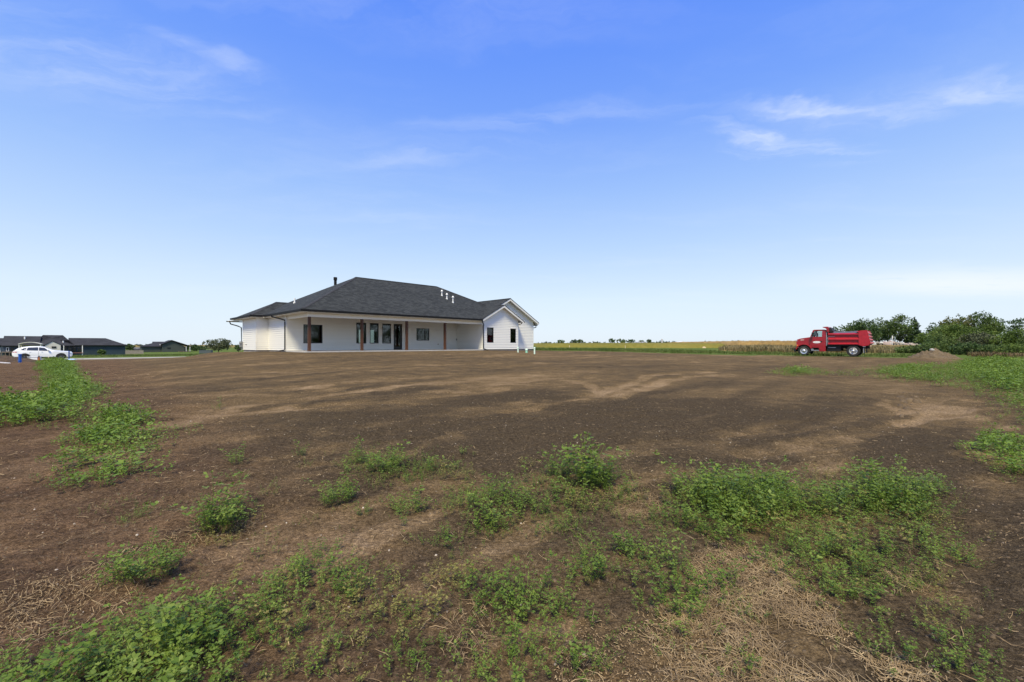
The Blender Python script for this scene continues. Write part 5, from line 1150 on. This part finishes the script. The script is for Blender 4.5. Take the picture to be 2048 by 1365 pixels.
# ------------------------------------------------------------------ trees, shrubs, far fields
def leafcards(centres, sizes, leaf, per, rs, flat=.6):
    """leaf cards through the clumps of a crown"""
    V = []; 
    for c, s_ in zip(centres, sizes):
        n = max(6, int(per * s_[0] * s_[2] / (leaf * leaf) * .34))
        d_ = rs.normal(size=(n, 3)); d_ /= np.linalg.norm(d_, axis=1, keepdims=True); r_ = rs.random(n)[:, None] ** .45
        p = np.array(c) + d_ * r_ * np.array(s_)
        a = rs.normal(size=(n, 3)); a += d_ * .5; a /= np.linalg.norm(a, axis=1, keepdims=True)
        b = np.cross(a, rs.normal(size=(n, 3))); b /= np.linalg.norm(b, axis=1, keepdims=True)
        l = leaf * (.6 + .8 * rs.random(n))[:, None]
        V.append(np.stack([p - a * l, p + b * l * flat, p + a * l, p - b * l * flat], 1))
    V = np.concatenate(V).reshape(-1, 3); return V, np.arange(len(V)).reshape(-1, 4)
BARK = mat('bark', (.055, .042, .032), .9, grain=.25, gscale=5)
def tree(name, px, Y, py_top, wpx, m, label, group=None, seed=0, kind='round', leaf=None, base=None, trunk=.13, nclump=None, dens=1.0, cat='tree', sink=0.0):
    rs = np.random.default_rng(900 + seed); x, y = at(px, Y); z = gz(x, y) - sink if base is None else base
    Hh = EYE + (HY - py_top) * Y / F - z; Wd = wpx * Y / F / 2
    leaf = leaf or max(.09, Y * .0017)
    t = empty(name, (x, y, z), rs.random() * 6, label, cat, group)
    tk = MB(); lean = rs.normal(size=2) * .04 * Hh
    cz0 = Hh * trunk
    cs, ss_ = [], []
    if kind == 'conifer':
        tk.tube([(0, 0, -.3), (0, 0, Hh * .5), (0, 0, Hh * .97)], [Hh * .022, Hh * .014, .02], 7)
        nl = 11
        for i in range(nl):
            f_ = i / (nl - 1); zz = cz0 + (Hh - cz0) * f_ * .97; rr = Wd * (1 - f_) ** .85 + .12
            for k in range(max(3, int(12 * (1 - f_)))):
                a = rs.random() * 6.28; q = rr * (.45 + .5 * rs.random()); cs.append((q * cos(a), q * sin(a), zz - q * .12 + rs.normal() * .15)); ss_.append((rr * .42 + .2, rr * .42 + .2, Hh * .06 + .08))
    else:
        nclump = nclump or 26
        tk.tube([(0, 0, -.3), (lean[0] * .4, lean[1] * .4, cz0 * .8), (lean[0], lean[1], Hh * .62)], [Hh * .030, Hh * .024, Hh * .010], 8)
        cw = {'round': 1.0, 'bush': 1.0, 'open': 1.0, 'column': 1.0}[kind]
        for i in range(nclump):
            u = rs.normal(size=3); u /= np.linalg.norm(u); q = (.45 + .55 * rs.random() ** .6)
            if kind in ('round', 'bush', 'column'):
                zc0 = cz0 + (Hh - cz0) * .5; c = (u[0] * Wd * .80 * q, u[1] * Wd * .80 * q, zc0 + u[2] * (Hh - cz0) * .44 * q)
                k = .26 + .2 * rs.random(); s_ = (Wd * k, Wd * k, min(Wd * k, (Hh - cz0) * .22))
            else:
                c = (u[0] * Wd * .92 * q, u[1] * Wd * .92 * q, Hh * (.62 + .36 * rs.random() - .16 * abs(u[0]))); k = .12 + .14 * rs.random(); s_ = (Wd * k * 1.5, Wd * k * 1.5, Hh * .045)
            cs.append(c); ss_.append(s_)
            if i % 3 == 0: tk.tube([(lean[0] * .4, lean[1] * .4, cz0 * (.7 + .3 * rs.random())), (c[0] * .5, c[1] * .5, cz0 + (c[2] - cz0) * .55), c], [Hh * .012, Hh * .008, Hh * .003], 5)
        for i in range(int(nclump * 1.2)):  # stray sprays at the outline
            u = rs.normal(size=3); u /= np.linalg.norm(u); u[2] = abs(u[2]) if rs.random() < .75 else u[2]
            c = (u[0] * Wd * (.9 + .16 * rs.random()), u[1] * Wd * (.9 + .16 * rs.random()), cz0 + (Hh - cz0) * (.5 + .5 * u[2] * (.94 + .1 * rs.random())))
            if kind != 'open': cs.append(c); ss_.append((Wd * .09 + .05,) * 3)
    V, Q = leafcards(cs, ss_, leaf, (16 if kind == 'conifer' else 7) * dens, rs)
    tk.build('trunk', BARK, t, smooth=True); quads('crown', V, Q, m, t)
    return t
LD = leafmat('dark_tree_leaves', (.028, .056, .015), (.055, .098, .026), (.105, .150, .046), .2, .6, .6, .35)
LM = leafmat('mid_tree_leaves', (.044, .080, .018), (.088, .136, .032), (.150, .195, .058), .25, .6, .6, .4)
LB = leafmat('bright_tree_leaves', (.062, .105, .018), (.120, .180, .034), (.185, .240, .060), .3, .6, .6, .6)
LY = leafmat('yellowing_leaves', (.080, .090, .022), (.145, .150, .042), (.21, .19, .07), .25, .6, .6, .6)
LG = leafmat('greyish_leaves', (.058, .075, .034), (.110, .125, .062), (.165, .170, .098), .2, .7, .6, .6)
LC = leafmat('conifer_needles', (.014, .034, .016), (.028, .056, .024), (.050, .080, .038), .1, .7, .5, .35)
GR = 'trees of the grove behind the truck'
tree('grove_tree', 1667, 190, 654, 20, LD, 'small dark tree peeping out just above the truck cab', GR, 1)
tree('grove_tree', 1694, 185, 648, 40, LM, 'mid green tree rising behind the front of the truck bed', GR, 2)
tree('grove_tree', 1726, 182, 638, 48, LD, 'dark round tree above the tail of the truck', GR, 3, nclump=32)
tree('grove_tree', 1757, 186, 639, 44, LM, 'broad mid green tree right of the truck tail', GR, 4, nclump=30)
tree('grove_tree', 1799, 180, 631, 52, LM, 'tallest tree of the grove with a forked top', GR, 5, nclump=36)
tree('spruce', 1829, 178, 637, 36, LC, 'dark pointed spruce at the right end of the grove', GR, 6, kind='conifer', trunk=.10)
tree('grove_tree', 1776, 205, 644, 40, LD, 'dark tree filling the back of the grove', GR, 7)
tree('grove_tree', 1848, 150, 667, 30, LB, 'low bright tree right of the spruce', GR, 8)
tree('grove_tree', 1752, 176, 655, 20, LD, 'small low dark tree right beside the truck tailgate', GR, 9)
HG = 'trees and shrubs of the hedgerow at the right'
tree('hedgerow_tree', 1888, 68, 640, 52, LD, 'dark tree at the left shoulder of the hedgerow', HG, 11, nclump=30)
tree('hedgerow_tree', 1918, 66, 630, 62, LY, 'yellowish round tree in the top of the hedgerow', HG, 12, nclump=34)
tree('hedgerow_tree', 1955, 64, 628, 70, LM, 'tallest mid green tree of the hedgerow', HG, 13, nclump=38)
tree('hedgerow_tree', 1978, 62, 652, 34, LB, 'bright green tree at the right flank of the tallest one', HG, 14)
tree('open_tree', 2020, 76, 634, 70, LD, 'airy dark tree with open layered branches', HG, 15, kind='open', trunk=.35, nclump=30, dens=1.3)
tree('open_tree', 2066, 74, 633, 70, LD, 'open layered tree at the right picture edge', HG, 16, kind='open', trunk=.35, nclump=28, dens=1.3)
def bush(px, Y, pt, wpx, m, lb, seed, nclump=26, grp=HG): return tree('shrub', px, Y, pt, wpx, m, lb, grp, seed, 'bush', None, None, .04, nclump, 1.0, 'shrub', .1)
bush(1905, 56, 652, 84, LB, 'large light green shrub in front of the hedgerow trees', 21, 36)
bush(1880, 54, 668, 50, LM, 'mid green shrub at the left foot of the hedgerow', 22)
bush(1962, 53, 668, 78, LG, 'greyish green shrub in the middle of the hedgerow', 23, 36)
bush(2010, 51, 668, 60, LB, 'bright green shrub right of the greyish one', 24, 30)
bush(2050, 49, 660, 70, LB, 'tall bright shrub at the right end of the hedgerow', 25, 34)
bush(1935, 50, 686, 56, LD, 'low dark shrub under the greyish shrub', 26)
bush(1990, 48, 690, 52, LM, 'low mid green shrub before the bright ones', 27)
bush(2035, 46, 690, 60, LB, 'low bright shrub at the right picture edge', 28)
bush(1845, 57, 690, 44, LD, 'low dark shrub behind the soil mound', 29)
bush(1815, 58, 692, 40, LM, 'low shrub left of the soil mound', 30)
bush(1790, 60, 697, 30, LM, 'lowest shrub near the tail of the truck', 31, 16)
bush(1868, 52, 684, 40, LM, 'dense shrub just behind the soil mound', 32)
bush(2110, 46, 655, 90, LM, 'big shrub continuing the hedgerow past the frame', 33, 34)
bush(1548, 62, 695, 26, LM, 'single green bush in the tall dry grass', 34, 18, None)
for i, (X_, Y_, top, wd_) in enumerate(((66, 44, 9.5, 9), (70, 33, 8.5, 10), (66, 22, 10, 9), (72, 10, 9, 10), (62, 0, 8, 9))):  # the hedgerow runs on to the right, seen in the house windows
    px = CX + X_ / max(Y_, 8) * F
    t = tree('hedgerow_tree', 1955, 64, 628, wd_ * F / 64, LM, ('first', 'second', 'third', 'fourth', 'fifth')[i] + ' hedgerow tree beyond the right picture edge, reflected in the house panes', HG, 40 + i, nclump=24, dens=.6); t.location = (X_, Y_, gz(X_, Y_)); t.scale = (1.25,) * 3
LF = 'trees on the grass beyond the lot at the left'
tree('pale_tree', 436, 150, 678, 50, LG, 'pale greyish tree with a spreading crown left of the white house', LF, 51, trunk=.16, nclump=34)
tree('far_tree', 391, 190, 692, 18, LD, 'dark round tree right of the green house', LF, 52); tree('far_tree', 404, 185, 693, 18, LD, 'dark tree just left of the pale tree', LF, 53); tree('far_tree', 379, 200, 694, 12, LD, 'low dark tree touching the green house porch', LF, 54)
tree('far_tree', 260, 170, 689, 16, LD, 'dark green tree between the navy and the green house', LF, 55); tree('far_tree', 477, 170, 691, 13, LD, 'small dark tree against the corner of the white house', LF, 56)
tree('far_tree', 204, 112, 700, 12, LM, 'small bush before the navy house wall', LF, 57, kind='bush', trunk=.05, cat='bush')
tree('cypress', 1590, 95, 685, 5, LC, 'small dark conifer in the gold field before the truck nose', None, 58, kind='conifer', trunk=.05)
HZG = 'trees on the horizon beyond the fields'
for i, (px, Y, top, wpx, m, lb) in enumerate(((1122, 330, 681, 17, LD, 'left of the two dark round trees on the horizon'), (1149, 330, 680, 13, LD, 'left half of the paired round trees on the horizon'), (1160, 325, 680, 13, LM, 'right half of the paired round trees on the horizon'),
        (1096, 260, 687, 14, LY, 'yellowish low tree at the far right corner of the house'), (1087, 300, 687, 8, LD, 'tiny dark tree nearest the house gable on the horizon'), (1224, 420, 678, 13, LD, 'narrow dark tree at the left of the farm row'), (1242, 420, 679, 17, LM, 'broad round tree second in the farm row'),
        (1262, 425, 680, 18, LD, 'dark tree third in the farm row'), (1283, 430, 682, 12, LM, 'low tree behind the white farm sheds'), (1298, 430, 680, 9, LD, 'slim tree at the right end of the farm row'))):
    tree('horizon_tree', px, Y, top, wpx, m, lb, HZG, 60 + i, trunk=.12, nclump=16)
def treeline(name, label, p0, p1, Y0, Y1, hpx, m, seed, n=60):
    rs = np.random.default_rng(seed); cs, ss_ = [], []
    for i in range(n):
        k = rs.random(); px = p0 + (p1 - p0) * k; Y = Y0 + (Y1 - Y0) * k; x, y = at(px, Y); h = hpx * Y / F * (.55 + .6 * rs.random()); z = gz(x, y)
        cs.append((x, y, z + h * .5)); ss_.append((h * .8, h * .8, h * .55))
    V, Q = leafcards(cs, ss_, Y0 * .0022, 5, rs); return tag(quads(name, V, Q, m), label, 'tree line', kind='stuff')
LH = leafmat('distant_leaves', (.030, .050, .030), (.045, .070, .038), (.070, .095, .050), .1, .8, .6, .05)
treeline('treeline', 'low dark tree line on the horizon right of the house', 1070, 1215, 600, 600, 4.5, LH, 1, 50); treeline('treeline', 'dark tree line at the right of the farm row', 1300, 1352, 520, 560, 5, LH, 2, 40)
treeline('treeline', 'long flat tree line over the gold field', 1410, 1525, 620, 620, 6, LH, 3, 70); treeline('treeline', 'short tree line on the horizon left of the truck', 1545, 1640, 640, 640, 5.5, LH, 4, 50)
treeline('treeline', 'thin tree line on the horizon left of the white house', -60, 500, 640, 640, 3.0, LH, 5, 120); treeline('treeline', 'tree line on the horizon behind the grove', 1640, 2100, 640, 560, 6, LH, 6, 120)
# farm sheds on the horizon
SHW = mat('white_shed', (.70, .70, .70), .6, grain=.04)
def shed(px, Y, wpx, hpx, label, rm):
    x, y = at(px, Y); z = gz(x, y); wd_ = wpx * Y / F / 2; h = hpx * Y / F
    t = empty('farm_shed', (x, y, z), 0, label, 'shed', 'white farm sheds on the horizon')
    MB().prism([(-wd_, -5, -1), (wd_, -5, -1), (wd_, -5, h * .6), (0, -5, h * .98), (-wd_, -5, h * .6)], (0, 12, 0)).build('wall', SHW, t)
    MB().prism([(-wd_ * 1.06, -5.4, h * .58), (0, -5.4, h), (wd_ * 1.06, -5.4, h * .58), (wd_ * 1.06, -5.4, h * .66), (0, -5.4, h * 1.08), (-wd_ * 1.06, -5.4, h * .66)], (0, 13, 0)).build('roof', rm, t)
    MB().box(-wd_ * .3, wd_ * .3, -5.08, -5.0, 0, h * .45).build('door', mat('shed_door', (.35, .36, .38), .6), t)
GRF = mat('pale_grey_roof', (.45, .45, .46), .5, grain=.05)
shed(1277, 415, 7, 4.2, 'left white farm shed under the farm row trees', GRF); shed(1286, 412, 8, 3.8, 'right white farm shed with the longer roof', GRF); shed(1363, 500, 16, 4.2, 'wide white shed alone on the gold field horizon', SHW); shed(1384, 520, 12, 3.4, 'farther pale shed right of the wide white one', GRF)
x, y = at(1324, 480); si = empty('grain_silo', (x, y, gz(x, y)), 0, 'thin pale grain silo standing out of the horizon trees', 'silo'); MB().tube([(0, 0, -1), (0, 0, 5.0)], 1.0, 14).build('barrel', GRF, si, smooth=True); MB().tube([(0, 0, 5.0), (0, 0, 6.0)], [1.08, .1], 14).build('roof', GRF, si)
# crops: a canopy sheet with a real height, rough on top and at its edge
def crop(name, label, P, h, m, seed, n=150):
    P = np.array(P, float); th0, th1 = np.arctan2(P[:, 0], P[:, 1]).min(), np.arctan2(P[:, 0], P[:, 1]).max(); rr = np.hypot(P[:, 0], P[:, 1])
    T_, R_ = np.meshgrid(np.linspace(th0 - .03, th1 + .03, n), np.geomspace(rr.min() * .94, rr.max(), n)); x, y = (R_ * np.sin(T_)).ravel(), (R_ * np.cos(T_)).ravel()
    d_ = polydist(x, y, P) + fbm(x * .3, y * .3, 2, seed) * 2; k = sm(d_, -1.5, .8); z = height(x, y, False) - .15 + k * (h + .15) + k * fbm(x * 1.9, y * 1.9, 3, seed) * h * .5
    i = np.arange(n - 1)[:, None] * n + np.arange(n - 1)[None, :]; i = i.ravel(); Q = np.stack([i, i + n, i + n + 1, i + 1], 1); Q = Q[(k[Q].max(1) > .02)]
    return tag(quads(name, np.stack([x, y, z], 1), Q, m), label, 'crop field', kind='stuff')
def cropmat(name, c0, c1, c2):
    m = bpy.data.materials.new(name); m.use_nodes = True; t = NT(m.node_tree); p = t.n['Principled BSDF']; pos = t.node('ShaderNodeNewGeometry').outputs['Position']
    f = t.m('ADD', t.m('MULTIPLY', t.noise(pos, .04, 4), .55), t.m('MULTIPLY', t.noise(pos, 1.3, 4, .7), .45)); t.put(p.inputs['Base Color'], t.ramp(f, [(.35, c0), (.5, c1), (.66, c2)])); p.inputs['Roughness'].default_value = .95; p.inputs['Specular IOR Level'].default_value = .1
    return m
crop('soybean_field', 'yellowing soybean field in a wide band beyond the green verge', SOY, .75, cropmat('soybean_canopy', (.10, .105, .022), (.17, .150, .030), (.22, .185, .05)), 1)
crop('wheat_field', 'gold brown ripe field on the horizon left of the truck', WHEAT, 1.3, cropmat('ripe_crop', (.19, .125, .045), (.28, .185, .07), (.36, .25, .10)), 2)
# ------------------------------------------------------------------ heaps
def mound(name, label, cx, cy, rx, ry, h, m, seed, cat='soil heap', amp=.35):
    n = 56; u = np.linspace(-1.15, 1.15, n); X_, Y_ = np.meshgrid(u, u); x, y = cx + X_ * rx, cy + Y_ * ry; r_ = np.hypot(X_, Y_)
    k = np.clip(1 - r_, 0, 1) ** .8; z = height(x.ravel(), y.ravel()).reshape(x.shape) - .08 + h * k * (1 + amp * fbm(x * 1.6, y * 1.6, 3, seed)) + .30 * h * fbm(x * 5, y * 5, 4, 1) * (k > 0) + .05 * (k > 0)
    i = (np.arange(n - 1)[:, None] * n + np.arange(n - 1)[None, :]).ravel(); Q = np.stack([i, i + 1, i + n + 1, i + n], 1); Q = Q[(r_.ravel()[Q].min(1) < 1.02)]
    return tag(quads(name, np.stack([x, y, z], 2).reshape(-1, 3), Q, m, smooth=True), label, cat)
def soilmat(name, c0, c1, c2):
    m = bpy.data.materials.new(name); m.use_nodes = True; t = NT(m.node_tree); p = t.n['Principled BSDF']; pos = t.node('ShaderNodeNewGeometry').outputs['Position']
    n1 = t.noise(pos, 1.6, 7, .7); n2 = t.noise(pos, 9, 5, .7); t.put(p.inputs['Base Color'], t.ramp(t.m('ADD', t.m('MULTIPLY', n1, .5), t.m('MULTIPLY', n2, .5)), [(.3, c0), (.5, c1), (.68, c2)])); p.inputs['Roughness'].default_value = .95
    b = t.node('ShaderNodeBump', {'Strength': 1.0, 'Height': n2}); b.inputs['Distance'].default_value = .12; t.l.new(b.outputs[0], p.inputs['Normal']); return m
TANS = soilmat('tan_heap_soil', (.075, .054, .030), (.140, .100, .056), (.25, .185, .11)); BRS = soilmat('brown_heap_soil', (.038, .025, .017), (.085, .055, .034), (.15, .10, .06))
mx_, my_ = at(1868, 38.5); mound('soil_mound', 'tan heap of dug soil in front of the hedgerow', mx_, my_, 2.0, 1.5, .74, TANS, 2, amp=1.0)
MB().tube([(mx_ - .3, my_ - .1, gz(mx_, my_) + .70), (mx_ - .28, my_ - .1, gz(mx_, my_) + .80), (mx_ - .26, my_ - .1, gz(mx_, my_) + .88)], [.16, .18, .06], 7).build('pale_stone', mat('pale_stone', (.45, .42, .38), .8, grain=.15))
tag(bpy.data.objects['pale_stone'], 'pale stone lying on top of the tan soil heap', 'stone')
hx_, hy_ = at(-12, 40); mound('soil_heap', 'dark brown soil heap at the left picture edge', hx_, hy_, 3.6, 2.4, .75, BRS, 3); hx_, hy_ = at(53, 42.5); mound('sand_heap', 'small tan sand heap before the rear wheel of the white car', hx_, hy_, .75, .6, .20, TANS, 1)
hx_, hy_ = at(1408, 88); mound('straw_heap', 'small pale heap at the edge of the gold field', hx_, hy_, .55, .5, .30, mat('pale_straw_heap', (.45, .34, .20), .9, grain=.2), 2, 'heap'); hx_, hy_ = at(1442, 92); mound('straw_heap', 'flatter pale heap right of the small one', hx_, hy_, .9, .6, .34, mat('pale_straw_heap_two', (.42, .30, .17), .9, grain=.2), 3, 'heap')
# dead twiggy shrub on the bank
x, y = at(55, 41.5); tw = MB(); rs = np.random.default_rng(5)
for i in range(16):
    a = rs.random() * 6.28; q = .12 + .3 * rs.random(); h = .5 + .5 * rs.random(); tw.tube([(0, 0, 0), (q * .5 * cos(a), q * .5 * sin(a), h * .55), (q * cos(a), q * sin(a), h)], [.018, .012, .004], 4)
tw = tw.build('dead_shrub', mat('dead_twigs', (.05, .035, .028), .9)); tw.location = (x, y, gz(x, y)); tag(tw, 'dead twiggy shrub sticking up before the white car', 'shrub')
# heap of pale rubble under the grove, white pole
rs = np.random.default_rng(8); RUB = [mat('pale_rubble_a', (.50, .48, .45), .85, grain=.15), mat('pale_rubble_b', (.40, .31, .28), .85, grain=.15), mat('pale_rubble_c', (.30, .26, .22), .85, grain=.15)]
x0r, y0r = at(1786, 171); RH = empty('rubble_heap', (x0r, y0r, gz(x0r, y0r)), 0, 'heap of pale broken rubble under the grove of trees', 'rubble heap'); rmb = [MB(), MB(), MB()]
for i in range(60):
    px = 1746 + 84 * rs.random() ** .9; Y = 168 + 6 * rs.random(); x, y = at(px, Y); hm_ = (5.5 if px < 1805 else 3) * Y / F * rs.random() * (1 - .35 * abs(px - 1785) / 45); w_ = .5 + 1.1 * rs.random()
    a_ = rs.random() * 3; tl = rs.normal() * .2; z_ = max(0, hm_)
    def pt_(q): return (x - x0r + q[0] * cos(a_) - q[1] * sin(a_), y - y0r + q[0] * sin(a_) + q[1] * cos(a_), z_ + q[2] + tl * q[0])
    rmb[int(rs.integers(3))].hull8([pt_(q) for q in ((-w_, -.5, -.35), (w_, -.6, -.3), (w_ * .9, .6, -.35), (-w_, .5, -.3))], [pt_(q) for q in ((-w_ * .8, -.4, .3), (w_ * .7, -.5, .45), (w_ * .8, .5, .3), (-w_ * .7, .4, .4))])
for mb_, m_ in zip(rmb, RUB): mb_.build('rubble', m_, RH)['kind'] = 'stuff'
x, y = at(1784.5, 160); fp = empty('white_pole', (x, y, gz(x, y)), 0, 'slim white pole standing before the grove', 'pole'); MB().tube([(0, 0, -.3), (0, 0, 3.6)], .10, 8).build('mast', SHW, fp); MB().box(-.12, .30, -.03, .03, 2.5, 3.5).build('banner', SHW, fp)
